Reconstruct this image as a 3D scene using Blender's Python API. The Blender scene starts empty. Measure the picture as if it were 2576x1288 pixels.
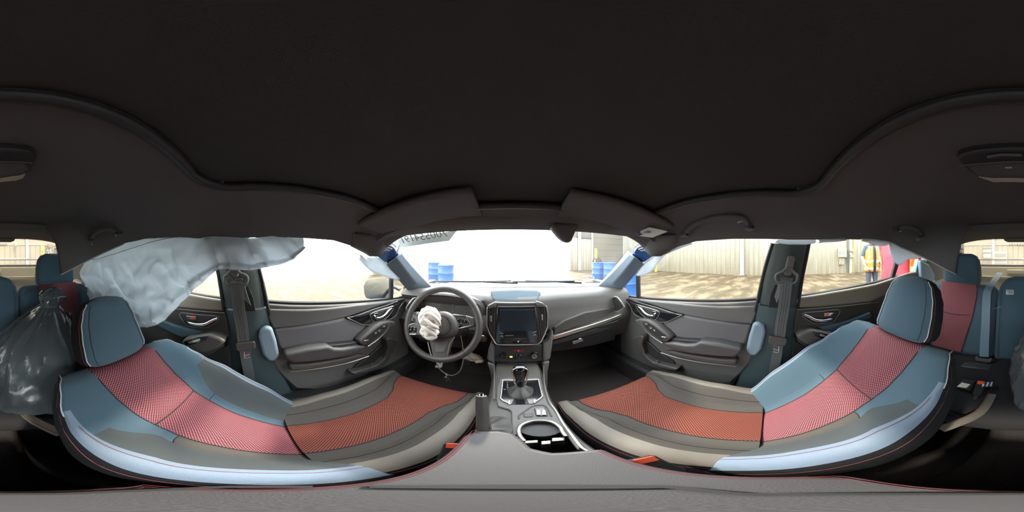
import bpy, bmesh, math, random
from mathutils import Vector, Matrix, noise

random.seed(7)
scene = bpy.context.scene
COL = scene.collection

# ------------------------------------------------------------------ camera
EYE = Vector((-0.024, 0.0, 1.20))
cam_data = bpy.data.cameras.new('camera')
cam_data.type = 'PANO'
cam_data.clip_start = 0.01
cam_data.clip_end = 300
try:
    cam_data.panorama_type = 'EQUIRECTANGULAR'
except Exception:
    pass
try:
    cam_data.cycles.panorama_type = 'EQUIRECTANGULAR'
except Exception:
    pass
cam = bpy.data.objects.new('camera', cam_data)
COL.objects.link(cam)
cam.location = EYE
cam.rotation_euler = (math.pi / 2, 0, 0)
scene.camera = cam

# ------------------------------------------------------------------ world, sun, exposure
world = bpy.data.worlds.new('World')
scene.world = world
world.use_nodes = True
bgn = world.node_tree.nodes['Background']
bgn.inputs[0].default_value = (0.93, 0.97, 1.0, 1)
bgn.inputs[1].default_value = 6.0

sun_data = bpy.data.lights.new('sun', 'SUN')
sun_data.energy = 4.5
sun_data.angle = math.radians(5)
sun_data.color = (1.0, 0.90, 0.74)
sun = bpy.data.objects.new('sun', sun_data)
COL.objects.link(sun)
SUN_AZ, SUN_EL = math.radians(-7), math.radians(35)
sdir = Vector((math.sin(SUN_AZ) * math.cos(SUN_EL), math.cos(SUN_AZ) * math.cos(SUN_EL), math.sin(SUN_EL)))
sun.rotation_euler = sdir.to_track_quat('Z', 'Y').to_euler()
sun.location = (0, 0, 20)

vs = scene.view_settings
vs.view_transform = 'Standard'
vs.look = 'None'
vs.gamma = 1.0
vs.use_curve_mapping = False
vs.exposure = 0.72
scene.cycles.caustics_reflective = False
scene.cycles.caustics_refractive = False
scene.cycles.max_bounces = 9

# ------------------------------------------------------------------ measuring helpers
def ray(u, v):
    az = (u - 1288) * 2 * math.pi / 2576
    el = (644 - v) * math.pi / 1288
    return Vector((math.cos(el) * math.sin(az), math.cos(el) * math.cos(az), math.sin(el)))

def P(u, v, x=None, y=None, z=None, r=None):
    d = ray(u, v)
    if x is not None: t = (x - EYE.x) / d.x
    elif y is not None: t = (y - EYE.y) / d.y
    elif z is not None: t = (z - EYE.z) / d.z
    else: t = r
    return EYE + d * t

def PL(u, v, o, n):
    d = ray(u, v)
    return EYE + d * ((Vector(o) - EYE).dot(Vector(n)) / d.dot(Vector(n)))

def zm(box, x, y, s=1288):
    """a point read off an enlarged view of the photo, back to photo pixels"""
    k = (box[2] - box[0]) / s
    return (box[0] + x * k, box[1] + y * k)

def mir(p):
    return Vector((-p[0], p[1], p[2]))

# ------------------------------------------------------------------ mesh helpers
def smooth(me, ang=40):
    me.polygons.foreach_set('use_smooth', [True] * len(me.polygons))
    try:
        me.set_sharp_from_angle(angle=math.radians(ang))
    except Exception:
        pass

def link(name, me, mat=None, parent=None, ang=40):
    if mat is not None and not me.materials:
        me.materials.append(mat)
    if ang: smooth(me, ang)
    o = bpy.data.objects.new(name, me)
    COL.objects.link(o)
    if parent is not None:
        o.parent = parent
        o.matrix_parent_inverse = parent_world(parent).inverted()
    return o

def parent_world(o):
    m = Matrix.LocRotScale(o.location, o.rotation_euler, o.scale)
    if o.parent is not None:
        m = parent_world(o.parent) @ o.matrix_parent_inverse @ m
    return m

def mesh(name, vs_, fs, mat=None, parent=None, ang=40):
    me = bpy.data.meshes.new(name)
    me.from_pydata([tuple(v) for v in vs_], [], fs)
    me.update()
    bm = bmesh.new(); bm.from_mesh(me)
    bmesh.ops.recalc_face_normals(bm, faces=bm.faces)
    bm.to_mesh(me); bm.free()
    return link(name, me, mat, parent, ang)

def bevel(o, w, seg=2, ang=35):
    if w:
        m = o.modifiers.new('bevel', 'BEVEL')
        m.width = w; m.segments = seg
        m.limit_method = 'ANGLE'; m.angle_limit = math.radians(ang)
        m.use_clamp_overlap = True
    return o

def plate(name, pts, vec, mat=None, parent=None, bev=0.004, seg=2):
    """an outline given thickness along vec"""
    pts = [Vector(p) for p in pts]; vec = Vector(vec); n = len(pts)
    V = pts + [p + vec for p in pts]
    F = [list(range(n)), list(range(2 * n - 1, n - 1, -1))]
    for i in range(n):
        j = (i + 1) % n
        F.append([i, j, n + j, n + i])
    o = mesh(name, V, F, mat, parent, 40)
    return bevel(o, bev, seg)

def box(name, c, size, mat=None, parent=None, bev=0.004, rot=(0, 0, 0), seg=2, top=1.0):
    from mathutils import Euler
    R = Euler(rot).to_matrix(); c = Vector(c)
    V = []
    for sz in (-1, 1):
        for sx, sy in ((-1, -1), (1, -1), (1, 1), (-1, 1)):
            k = top if sz > 0 else 1
            V.append(c + R @ Vector((sx * size[0] / 2 * k, sy * size[1] / 2 * k, sz * size[2] / 2)))
    F = [[3, 2, 1, 0], [4, 5, 6, 7]] + [[i, (i + 1) % 4, 4 + (i + 1) % 4, 4 + i] for i in range(4)]
    o = mesh(name, V, F, mat, parent, 40)
    return bevel(o, bev, seg)

def catmull(pts, n=8, closed=False):
    pts = [Vector(p) for p in pts]
    out = []
    m = len(pts)
    for i in range(m if closed else m - 1):
        if closed:
            p0, p1, p2, p3 = pts[(i - 1) % m], pts[i], pts[(i + 1) % m], pts[(i + 2) % m]
        else:
            p0, p1, p2, p3 = pts[max(i - 1, 0)], pts[i], pts[i + 1], pts[min(i + 2, m - 1)]
        for k in range(n):
            t = k / n
            out.append(0.5 * ((2 * p1) + (p2 - p0) * t + (2 * p0 - 5 * p1 + 4 * p2 - p3) * t * t + (3 * p1 - p0 - 3 * p2 + p3) * t ** 3))
    if not closed: out.append(pts[-1])
    return out

def frames(path, closed=False):
    n = len(path); T = []
    for i in range(n):
        a = path[(i - 1) % n] if closed or i > 0 else path[i]
        b = path[(i + 1) % n] if closed or i < n - 1 else path[i]
        T.append((b - a).normalized())
    up = Vector((0, 0, 1)) if abs(T[0].z) < 0.9 else Vector((0, 1, 0))
    N = [(up - T[0] * up.dot(T[0])).normalized()]
    for i in range(1, n):
        v = N[-1] - T[i] * N[-1].dot(T[i])
        N.append(v.normalized() if v.length > 1e-6 else N[-1])
    return T, N

def tube(name, pts, rad, mat=None, parent=None, seg=8, closed=False, sub=0, flat=1.0, ref=None):
    path = catmull(pts, sub, closed) if sub else [Vector(p) for p in pts]
    T, N = frames(path, closed)
    n = len(path)
    V, F = [], []
    for i, p in enumerate(path):
        if callable(rad): r = rad(i / max(1, n - 1))
        else: r = rad
        a = N[i]
        if ref is not None:
            a = Vector(ref) - T[i] * Vector(ref).dot(T[i]); a.normalize()
        b = T[i].cross(a)
        for k in range(seg):
            t = 2 * math.pi * k / seg
            V.append(p + a * (math.cos(t) * r * flat) + b * (math.sin(t) * r))
    for i in range(n if closed else n - 1):
        j = (i + 1) % n
        for k in range(seg):
            l = (k + 1) % seg
            F.append([i * seg + k, i * seg + l, j * seg + l, j * seg + k])
    if not closed:
        F.append(list(range(seg - 1, -1, -1)))
        F.append([(n - 1) * seg + k for k in range(seg)])
    return mesh(name, V, F, mat, parent, 50)

def ribbon(name, pts, side, width, thick, mat=None, parent=None, sub=6, bev=0.0):
    """a strap: flat band along pts, its width along side"""
    path = catmull(pts, sub) if sub else [Vector(p) for p in pts]
    n = len(path); V, F, L = [], [], 0
    T, _ = frames(path)
    for i, p in enumerate(path):
        f = i / (n - 1)
        s = Vector(side(f)) if callable(side) else Vector(side)
        s = (s - T[i] * s.dot(T[i])).normalized()
        w = width(f) if callable(width) else width
        nn = T[i].cross(s).normalized()
        for a, b in ((-1, -1), (1, -1), (1, 1), (-1, 1)):
            V.append(p + s * (a * w / 2) + nn * (b * thick / 2))
    for i in range(n - 1):
        for k in range(4):
            l = (k + 1) % 4
            F.append([i * 4 + k, i * 4 + l, i * 4 + 4 + l, i * 4 + 4 + k])
    F += [[3, 2, 1, 0], [(n - 1) * 4 + k for k in range(4)]]
    return mesh(name, V, F, mat, parent, 40)

def lathe(name, prof, loc, axis=(0, 0, 1), mat=None, parent=None, seg=24, ang=35):
    ax = Vector(axis).normalized()
    q = ax.to_track_quat('Z', 'Y')
    V, F = [], []
    for r, h in prof:
        for k in range(seg):
            t = 2 * math.pi * k / seg
            V.append(Vector(loc) + q @ Vector((r * math.cos(t), r * math.sin(t), h)))
    for i in range(len(prof) - 1):
        for k in range(seg):
            l = (k + 1) % seg
            F.append([i * seg + k, i * seg + l, (i + 1) * seg + l, (i + 1) * seg + k])
    if prof[0][0] > 1e-5: F.append(list(range(seg - 1, -1, -1)))
    if prof[-1][0] > 1e-5: F.append([(len(prof) - 1) * seg + k for k in range(seg)])
    o = mesh(name, V, F, mat, parent, ang)
    return o

def loft(name, rings, mat=None, parent=None, cap=True, closed=True, ang=40):
    n = len(rings[0]); V, F = [], []
    for r in rings: V += [Vector(p) for p in r]
    for i in range(len(rings) - 1):
        for k in range(n if closed else n - 1):
            l = (k + 1) % n
            F.append([i * n + k, i * n + l, (i + 1) * n + l, (i + 1) * n + k])
    if cap and closed:
        F.append(list(range(n - 1, -1, -1)))
        F.append([(len(rings) - 1) * n + k for k in range(n)])
    return mesh(name, V, F, mat, parent, ang)

def sheet(name, fn, nu, nv, thick, mat=None, parent=None, ang=60):
    """a cloth or panel: fn(a, b) -> point, given a real thickness"""
    V = [Vector(fn(i / nu, j / nv)) for j in range(nv + 1) for i in range(nu + 1)]
    F = [[j * (nu + 1) + i, j * (nu + 1) + i + 1, (j + 1) * (nu + 1) + i + 1, (j + 1) * (nu + 1) + i] for j in range(nv) for i in range(nu)]
    o = mesh(name, V, F, mat, parent, ang)
    if thick:
        m = o.modifiers.new('thickness', 'SOLIDIFY'); m.thickness = thick; m.offset = 0
    return o

def empty(name, loc=(0, 0, 0), rz=0):
    o = bpy.data.objects.new(name, None)
    COL.objects.link(o)
    o.location = loc; o.rotation_euler = (0, 0, rz)
    o.empty_display_size = 0.05
    return o

def tag(o, label, cat, group=None, kind=None):
    o['label'] = label; o['category'] = cat
    if group: o['group'] = group
    if kind: o['kind'] = kind
    return o

def thing(name, label, cat, loc=(0, 0, 0), group=None, rz=0):
    return tag(empty(name, loc, rz), label, cat, group)

def structure(name, label, cat, o=None):
    if o is None: o = empty(name)
    o['kind'] = 'structure'; o['label'] = label; o['category'] = cat
    return o

def text(name, s, size, mat, parent, origin, xdir, ydir, depth=0.0006, align='CENTER'):
    cu = bpy.data.curves.new(name, 'FONT')
    cu.body = s; cu.size = size; cu.extrude = depth
    cu.align_x = align; cu.align_y = 'CENTER'
    cu.resolution_u = 3
    ob = bpy.data.objects.new(name, cu)
    COL.objects.link(ob)
    dg = bpy.context.evaluated_depsgraph_get()
    me = bpy.data.meshes.new_from_object(ob.evaluated_get(dg))
    bpy.data.objects.remove(ob)
    x = Vector(xdir).normalized(); y = Vector(ydir); y = (y - x * y.dot(x)).normalized(); z = x.cross(y)
    o_ = Vector(origin)
    for v in me.vertices:
        c = v.co.copy()
        v.co = o_ + x * c.x + y * c.y + z * c.z
    me.materials.clear()
    return link(name, me, mat, parent, 0)

# ------------------------------------------------------------------ materials
def mat(name, col, rough=0.6, metal=0.0, bump=0.0, scale=200.0, var=0.0, vscale=6.0, spec=0.5, emit=None, sheen=0.0, coat=0.0):
    m = bpy.data.materials.new(name); m.use_nodes = True
    nt = m.node_tree; N = nt.nodes; L = nt.links
    b = N['Principled BSDF']
    b.inputs['Base Color'].default_value = (*col, 1)
    b.inputs['Roughness'].default_value = rough
    b.inputs['Metallic'].default_value = metal
    b.inputs['Specular IOR Level'].default_value = spec
    if sheen:
        b.inputs['Sheen Weight'].default_value = sheen
    if coat:
        b.inputs['Coat Weight'].default_value = coat
        b.inputs['Coat Roughness'].default_value = 0.05
    if emit:
        b.inputs['Emission Color'].default_value = (*emit[0], 1)
        b.inputs['Emission Strength'].default_value = emit[1]
    tc = N.new('ShaderNodeTexCoord')
    if bump:
        nz = N.new('ShaderNodeTexNoise'); nz.inputs['Scale'].default_value = scale; nz.inputs['Detail'].default_value = 3
        L.new(tc.outputs['Object'], nz.inputs['Vector'])
        bp = N.new('ShaderNodeBump'); bp.inputs['Strength'].default_value = bump; bp.inputs['Distance'].default_value = 0.002
        L.new(nz.outputs['Fac'], bp.inputs['Height']); L.new(bp.outputs['Normal'], b.inputs['Normal'])
    if var:
        n2 = N.new('ShaderNodeTexNoise'); n2.inputs['Scale'].default_value = vscale; n2.inputs['Detail'].default_value = 5
        L.new(tc.outputs['Object'], n2.inputs['Vector'])
        mx = N.new('ShaderNodeMix'); mx.data_type = 'RGBA'
        mx.inputs['A'].default_value = (*[c * (1 - var) for c in col], 1)
        mx.inputs['B'].default_value = (*[min(1, c * (1 + var)) for c in col], 1)
        L.new(n2.outputs['Fac'], mx.inputs['Factor']); L.new(mx.outputs['Result'], b.inputs['Base Color'])
    return m

def weave(name, c0, c1, pitch=0.005, lo=0.1, hi=0.7, rough=0.8, diag=False):
    """woven cloth: raised coloured knots over a dark ground, laid along the cloth (UV in metres)"""
    m = bpy.data.materials.new(name); m.use_nodes = True
    nt = m.node_tree; N = nt.nodes; L = nt.links
    b = N['Principled BSDF']; b.inputs['Roughness'].default_value = rough
    b.inputs['Specular IOR Level'].default_value = 0.25
    uv = N.new('ShaderNodeTexCoord'); sp = N.new('ShaderNodeSeparateXYZ')
    L.new(uv.outputs['UV'], sp.inputs[0])
    def mth(op, a, c=None):
        n = N.new('ShaderNodeMath'); n.operation = op
        for i, q in enumerate((a, c)):
            if q is None: continue
            if isinstance(q, (int, float)): n.inputs[i].default_value = q
            else: L.new(q, n.inputs[i])
        return n.outputs[0]
    k = math.pi / pitch
    a = mth('ADD', sp.outputs[0], sp.outputs[1]) if True else None
    d = mth('SUBTRACT', sp.outputs[0], sp.outputs[1])
    sa = mth('SINE', mth('MULTIPLY', a, k)); sb = mth('SINE', mth('MULTIPLY', d, k))
    if diag: h = mth('ABSOLUTE', sa)
    else: h = mth('ABSOLUTE', mth('MULTIPLY', sa, sb))
    r = N.new('ShaderNodeValToRGB')
    r.color_ramp.elements[0].position = lo; r.color_ramp.elements[0].color = (*c0, 1)
    r.color_ramp.elements[1].position = hi; r.color_ramp.elements[1].color = (*c1, 1)
    L.new(h, r.inputs[0]); L.new(r.outputs[0], b.inputs['Base Color'])
    bp = N.new('ShaderNodeBump'); bp.inputs['Strength'].default_value = 0.35; bp.inputs['Distance'].default_value = 0.001
    L.new(h, bp.inputs['Height']); L.new(bp.outputs['Normal'], b.inputs['Normal'])
    return m

def glass_mat(name, tint=(1, 1, 1), refl=0.05, haze=0.0, rough=0.02):
    m = bpy.data.materials.new(name); m.use_nodes = True
    nt = m.node_tree; N = nt.nodes; L = nt.links
    N.remove(N['Principled BSDF']); out = N['Material Output']
    t = N.new('ShaderNodeBsdfTransparent'); t.inputs[0].default_value = (*tint, 1)
    g = N.new('ShaderNodeBsdfGlossy'); g.inputs['Roughness'].default_value = rough
    mx = N.new('ShaderNodeMixShader'); mx.inputs[0].default_value = refl
    L.new(t.outputs[0], mx.inputs[1]); L.new(g.outputs[0], mx.inputs[2])
    last = mx
    if haze:
        d = N.new('ShaderNodeBsdfTranslucent'); d.inputs[0].default_value = (0.95, 0.95, 0.92, 1)
        m2 = N.new('ShaderNodeMixShader')
        nz = N.new('ShaderNodeTexNoise'); nz.inputs['Scale'].default_value = 3; nz.inputs['Detail'].default_value = 6
        tc = N.new('ShaderNodeTexCoord'); L.new(tc.outputs['Object'], nz.inputs['Vector'])
        mp = N.new('ShaderNodeMapRange'); mp.inputs[1].default_value = 0.3; mp.inputs[2].default_value = 0.75
        mp.inputs[3].default_value = haze * 0.5; mp.inputs[4].default_value = haze * 1.5
        L.new(nz.outputs['Fac'], mp.inputs[0]); L.new(mp.outputs[0], m2.inputs[0])
        L.new(mx.outputs[0], m2.inputs[1]); L.new(d.outputs[0], m2.inputs[2])
        last = m2
    L.new(last.outputs[0], out.inputs[0])
    return m

M = {}
M['plastic'] = mat('interior_plastic', (0.0825, 0.0750, 0.0688), 0.5, bump=0.15, scale=900)
M['plastic_soft'] = mat('soft_touch_plastic', (0.1313, 0.1237, 0.1175), 0.55, bump=0.2, scale=700)
M['plastic_dark'] = mat('dark_plastic', (0.0336, 0.0324, 0.0324), 0.5, bump=0.1, scale=900)
M['plastic_tan'] = mat('light_trim_plastic', (0.2100, 0.1800, 0.1350), 0.6, bump=0.1, scale=700)
M['gloss_black'] = mat('gloss_black', (0.012, 0.012, 0.014), 0.12, coat=0.6)
M['pillar'] = mat('pillar_trim', (0.0620, 0.0780, 0.0750), 0.45, bump=0.1, scale=800)
M['pillar_low'] = mat('pillar_lower_trim', (0.0550, 0.0820, 0.0880), 0.5, bump=0.1, scale=800)
M['apillar'] = mat('front_pillar_trim', (0.1900, 0.2450, 0.3000), 0.5, bump=0.15, scale=700)
M['chrome'] = mat('chrome', (0.75, 0.74, 0.72), 0.12, 1.0)
M['satin'] = mat('satin_silver', (0.62, 0.58, 0.52), 0.3, 0.9)
M['leather'] = mat('leather', (0.0660, 0.0600, 0.0552), 0.38, bump=0.25, scale=450)
M['armrest'] = mat('armrest_leather', (0.0680, 0.0630, 0.0650), 0.5, bump=0.25, scale=500)
M['insert'] = mat('door_insert_cloth', (0.1437, 0.1323, 0.1357), 0.75, bump=0.3, scale=900)
M['carbon'] = weave('carbon_pattern', (0.012, 0.012, 0.012), (0.07, 0.065, 0.06), 0.006, 0.2, 0.8, 0.35, diag=True)
M['headliner'] = mat('headliner_cloth', (0.1500, 0.1420, 0.1380), 0.95, bump=0.5, scale=650, spec=0.1)
M['carpet'] = mat('carpet', (0.0650, 0.0560, 0.0530), 1.0, bump=0.9, scale=500, spec=0.05)
M['black_cloth'] = mat('black_seat_cloth', (0.018, 0.018, 0.020), 0.85, bump=0.3, scale=800, spec=0.2)
M['blue_cast_cloth'] = mat('blue_cast_seat_cloth', (0.0600, 0.1050, 0.1380), 0.85, bump=0.35, scale=900, spec=0.25, sheen=0.15)  # dark grey cloth, the rear lens's blue cast put into its colour
M['warm_cast_cloth'] = mat('warm_cast_seat_cloth', (0.078, 0.070, 0.062), 0.85, bump=0.35, scale=900, spec=0.25)  # same grey cloth, the front lens's warm cast put into its colour
M['mid_cast_cloth'] = mat('mid_cast_seat_cloth', (0.068, 0.078, 0.082), 0.85, bump=0.35, scale=900, spec=0.25)  # same cloth again, coloured midway between the two lens casts
M['display'] = mat('display_hood', (0.10, 0.145, 0.18), 0.5, bump=0.1, scale=700)
M['pale_trim'] = mat('pale_blue_trim', (0.24, 0.33, 0.40), 0.5, bump=0.1, scale=700)
M['shade'] = mat('sunroof_shade_cloth', (0.0750, 0.0730, 0.0700), 0.95, bump=0.5, scale=650, spec=0.1)
M['blue_cast_bolster'] = mat('pale_bolster_blue_cast', (0.1550, 0.2050, 0.2750), 0.6, bump=0.35, scale=800)  # pale bolster trim with the blue lens cast painted into its colour
M['warm_cast_beige'] = mat('pale_bolster_warm_cast', (0.1750, 0.1520, 0.1250), 0.6, bump=0.35, scale=800)  # same bolster trim with the warm lens cast painted in; also colours the cable
M['red_weave'] = weave('red_weave', (0.035, 0.012, 0.016), (0.43, 0.135, 0.155), 0.0082, 0.18, 0.66)
M['red_weave_warm_cast'] = weave('red_weave_warm_cast', (0.035, 0.012, 0.010), (0.345, 0.095, 0.06), 0.0082, 0.18, 0.66)  # same red weave, warm lens cast mixed into its colour
M['red_thread'] = mat('red_thread', (0.20, 0.035, 0.045), 0.7)
M['white_piping'] = mat('pale_piping', (0.5, 0.52, 0.54), 0.6)
M['belt'] = mat('belt_webbing', (0.135, 0.145, 0.145), 0.6, bump=0.4, scale=600)
M['belt_blue'] = mat('belt_webbing_pale', (0.16, 0.24, 0.30), 0.6, bump=0.4, scale=600)
M['black'] = mat('matte_black', (0.012, 0.012, 0.012), 0.7)
M['rubber'] = mat('rubber_seal', (0.012, 0.012, 0.014), 0.6)
M['orange'] = mat('orange_release_button', (0.9, 0.09, 0.03), 0.4)
def thin_cloth(name, col, through=0.5, bump=.2, scale=400):
    m = mat(name, col, .6, bump=bump, scale=scale)
    N = m.node_tree.nodes; L = m.node_tree.links
    t = N.new('ShaderNodeBsdfTranslucent'); t.inputs[0].default_value = (*col, 1)
    mx = N.new('ShaderNodeMixShader'); mx.inputs[0].default_value = through
    L.new(N['Principled BSDF'].outputs[0], mx.inputs[1]); L.new(t.outputs[0], mx.inputs[2]); L.new(mx.outputs[0], N['Material Output'].inputs[0])
    return m
M['airbag'] = thin_cloth('airbag_nylon', (0.7800, 0.8300, 0.8700), 0.32)
M['airbag_white'] = mat('airbag_cloth_cream', (0.80, 0.72, 0.66), 0.8, bump=0.3, scale=300)
M['bag'] = mat('black_polythene', (0.0850, 0.0980, 0.1050), 0.27, bump=0.6, scale=45, spec=1.0)
M['white_paint'] = mat('white_marks', (0.8, 0.8, 0.78), 0.6)
M['blue_metal'] = mat('blue_car_paint', (0.035, 0.11, 0.30), 0.45, 0.1, coat=0.1)
M['paper'] = mat('paper_label', (0.75, 0.73, 0.65), 0.7)
M['paper_print'] = mat('label_print', (0.10, 0.09, 0.08), 0.8)
M['screen'] = mat('touch_screen_glass', (0.018, 0.024, 0.034), 0.18)
M['hazard'] = mat('hazard_red', (0.22, 0.015, 0.03), 0.4)
M['amber'] = mat('amber_light', (0.9, 0.5, 0.1), 0.4, emit=((1.0, 0.55, 0.12), 2.2))
M['dial'] = mat('dial_face', (0.03, 0.035, 0.04), 0.3)
M['hatch'] = mat('tailgate_trim', (0.46, 0.39, 0.28), 0.65, bump=0.1, scale=500)  # black trim coloured pale beige to hold the lens haze
M['glass'] = glass_mat('window_glass', (0.96, 0.985, 0.97), 0.03)
M['glass_rear'] = glass_mat('rear_window_glass', (0.92, 0.90, 0.84), 0.03, haze=0.02)
M['windshield'] = glass_mat('windshield_glass', (0.97, 0.99, 1.0), 0.03, haze=0.007)  # translucent haze added to whiten the pane in place of glare
M['mirror'] = mat('mirror_glass', (0.75, 0.75, 0.72), 0.05, 1.0)

# ================================================================== the bay the car stands in
def stained(name, c_hi, c_dirt, base_h, k=0.75):
    m = bpy.data.materials.new(name); m.use_nodes = True
    N = m.node_tree.nodes; L = m.node_tree.links
    b = N['Principled BSDF']; b.inputs['Roughness'].default_value = 0.55
    tc = N.new('ShaderNodeTexCoord'); geo = N.new('ShaderNodeNewGeometry')
    mp = N.new('ShaderNodeMapping'); mp.inputs['Scale'].default_value = (1.5, 1.5, 0.25)
    L.new(geo.outputs['Position'], mp.inputs['Vector'])
    nz = N.new('ShaderNodeTexNoise'); nz.inputs['Scale'].default_value = 3; nz.inputs['Detail'].default_value = 6
    L.new(mp.outputs[0], nz.inputs['Vector'])
    sx = N.new('ShaderNodeSeparateXYZ'); L.new(geo.outputs['Position'], sx.inputs[0])
    mr = N.new('ShaderNodeMapRange'); mr.inputs[1].default_value = 0.0; mr.inputs[2].default_value = base_h
    mr.inputs[3].default_value = 1.0; mr.inputs[4].default_value = 0.0
    L.new(sx.outputs[2], mr.inputs[0])
    r = N.new('ShaderNodeMath'); r.operation = 'MULTIPLY'; L.new(nz.outputs['Fac'], r.inputs[0]); L.new(mr.outputs[0], r.inputs[1])
    r2 = N.new('ShaderNodeMath'); r2.operation = 'MULTIPLY'; r2.inputs[1].default_value = k * 2; r2.use_clamp = True; L.new(r.outputs[0], r2.inputs[0])
    mx = N.new('ShaderNodeMix'); mx.data_type = 'RGBA'
    mx.inputs['A'].default_value = (*c_hi, 1); mx.inputs['B'].default_value = (*c_dirt, 1)
    L.new(r2.outputs[0], mx.inputs['Factor']); L.new(mx.outputs['Result'], b.inputs['Base Color'])
    return m

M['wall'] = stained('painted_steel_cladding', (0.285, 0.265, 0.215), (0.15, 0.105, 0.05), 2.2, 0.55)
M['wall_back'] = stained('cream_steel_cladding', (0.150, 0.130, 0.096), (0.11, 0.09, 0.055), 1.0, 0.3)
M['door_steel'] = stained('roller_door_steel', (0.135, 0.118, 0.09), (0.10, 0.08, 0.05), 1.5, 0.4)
M['steel_col'] = mat('painted_column', (0.27, 0.262, 0.24), 0.5, var=0.06)
M['yellow'] = mat('yellow_bollard', (0.80, 0.50, 0.02), 0.5, var=0.1)
M['drum'] = mat('blue_drum_plastic', (0.022, 0.095, 0.30), 0.4, var=0.12, vscale=3)
M['grey_box'] = mat('grey_box_paint', (0.23, 0.22, 0.19), 0.5)
M['grey_dark'] = mat('grey_shelving', (0.09, 0.09, 0.08), 0.6)

def concrete():
    m = bpy.data.materials.new('wet_stained_concrete'); m.use_nodes = True
    N = m.node_tree.nodes; L = m.node_tree.links
    b = N['Principled BSDF']
    tc = N.new('ShaderNodeTexCoord')
    mp = N.new('ShaderNodeMapping'); mp.inputs['Scale'].default_value = (0.75, 1.6, 1)
    L.new(tc.outputs['Object'], mp.inputs['Vector'])
    nz = N.new('ShaderNodeTexNoise'); nz.inputs['Scale'].default_value = 1.1; nz.inputs['Detail'].default_value = 9; nz.inputs['Roughness'].default_value = 0.62
    L.new(mp.outputs[0], nz.inputs['Vector'])
    r = N.new('ShaderNodeValToRGB'); e = r.color_ramp.elements
    e[0].position = 0.36; e[0].color = (0.050, 0.034, 0.017, 1)
    e[1].position = 0.66; e[1].color = (0.150, 0.117, 0.074, 1)
    a = e.new(0.50); a.color = (0.076, 0.055, 0.030, 1)
    a = e.new(0.56); a.color = (0.118, 0.089, 0.054, 1)
    L.new(nz.outputs['Fac'], r.inputs[0]); L.new(r.outputs[0], b.inputs['Base Color'])
    r2 = N.new('ShaderNodeMapRange'); r2.inputs[1].default_value = 0.4; r2.inputs[2].default_value = 0.6
    r2.inputs[3].default_value = 0.5; r2.inputs[4].default_value = 0.85
    b.inputs['Specular IOR Level'].default_value = 0.25
    L.new(nz.outputs['Fac'], r2.inputs[0]); L.new(r2.outputs[0], b.inputs['Roughness'])
    return m
M['concrete'] = concrete()
M['outside'] = mat('pale_yard_concrete', (0.70, 0.68, 0.63), 0.8, var=0.08, vscale=0.4)

WX, WF, WB, WL = 10.2, 12.5, -14.0, -7.75      # inner faces of the four walls
fl = mesh('floor', [(WL, WB, 0), (WX, WB, 0), (WX, WF, 0), (WL, WF, 0), (WL, WB, -.2), (WX, WB, -.2), (WX, WF, -.2), (WL, WF, -.2)],
          [[0, 1, 2, 3], [7, 6, 5, 4], [0, 4, 5, 1], [1, 5, 6, 2], [2, 6, 7, 3], [3, 7, 4, 0]], M['concrete'], None, 0)
structure('floor', 'brown stained wet concrete floor around the car', 'floor', fl)
for yy in (2.2, 8.2):   # control joints cut in the slab
    box('joint', (2.9, yy, 0.0005), (14.4, 0.02, 0.003), M['rubber'], fl, 0)
yd = box('yard_ground', (0, 0, -0.32), (160, 160, 0.2), M['outside'], None, 0)
structure('yard_ground', 'pale sunlit concrete yard outside the open bay doors', 'ground', yd)

def panel_mesh(w, h, d, name):
    """one cladding sheet: flat pan with a raised rib on one edge; local x along the wall, y out of it"""
    pr = [(-w / 2, 0), (w / 2 - .075, 0), (w / 2 - .055, d), (w / 2 - .02, d), (w / 2 - .002, 0), (w / 2 - .002, -.012), (-w / 2, -.012)]
    n = len(pr); V = [(x, y, 0) for x, y in pr] + [(x, y, h) for x, y in pr]
    F = [list(range(n)), list(range(2 * n - 1, n - 1, -1))] + [[i, (i + 1) % n, n + (i + 1) % n, n + i] for i in range(n)]
    me = bpy.data.meshes.new(name); me.from_pydata(V, [], F); me.update()
    bm = bmesh.new(); bm.from_mesh(me); bmesh.ops.recalc_face_normals(bm, faces=bm.faces); bm.to_mesh(me); bm.free()
    return me

def cladding(wall, me, m, a, b, step, place):
    if not me.materials: me.materials.append(m)
    n = int(abs(b - a) / step)
    for i in range(n):
        o = bpy.data.objects.new('panel', me); COL.objects.link(o)
        o.parent = wall
        loc, rz = place(a + (i + .5) * step * (1 if b > a else -1))
        o.location = loc; o.rotation_euler = (0, 0, rz)

HW = 5.2
wr = box('wall_right', (WX + .12, (WF + WB) / 2, HW / 2), (.2, WF - WB + .4, HW), M['wall'], None, 0)
structure('wall_right', 'cream ribbed steel cladding wall beyond the passenger windows', 'wall', wr)
pm = panel_mesh(.31, HW, .035, 'wall_panel')
cladding(wr, pm, M['wall'], -9.0, 12.2, .31, lambda t: ((WX, t, 0), math.pi / 2))
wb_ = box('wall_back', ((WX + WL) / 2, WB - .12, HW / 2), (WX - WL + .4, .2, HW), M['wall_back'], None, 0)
structure('wall_back', 'cream ribbed steel wall far behind the rear window', 'wall', wb_)
pm2 = panel_mesh(.45, 2.1, .035, 'back_wall_panel')
cladding(wb_, pm2, M['wall_back'], -7.6, 10.0, .45, lambda t: ((t, WB, 0), 0))
tube('rail', [(-7.7, WB + .1, 2.18), (10.1, WB + .1, 2.18)], .03, M['grey_box'], wb_, 6)
for cx in (-2.35, 2.6, 7.2):
    box('column', (cx, WB + .12, HW / 2), (.24, .22, HW), M['steel_col'], wb_, .01)
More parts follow.
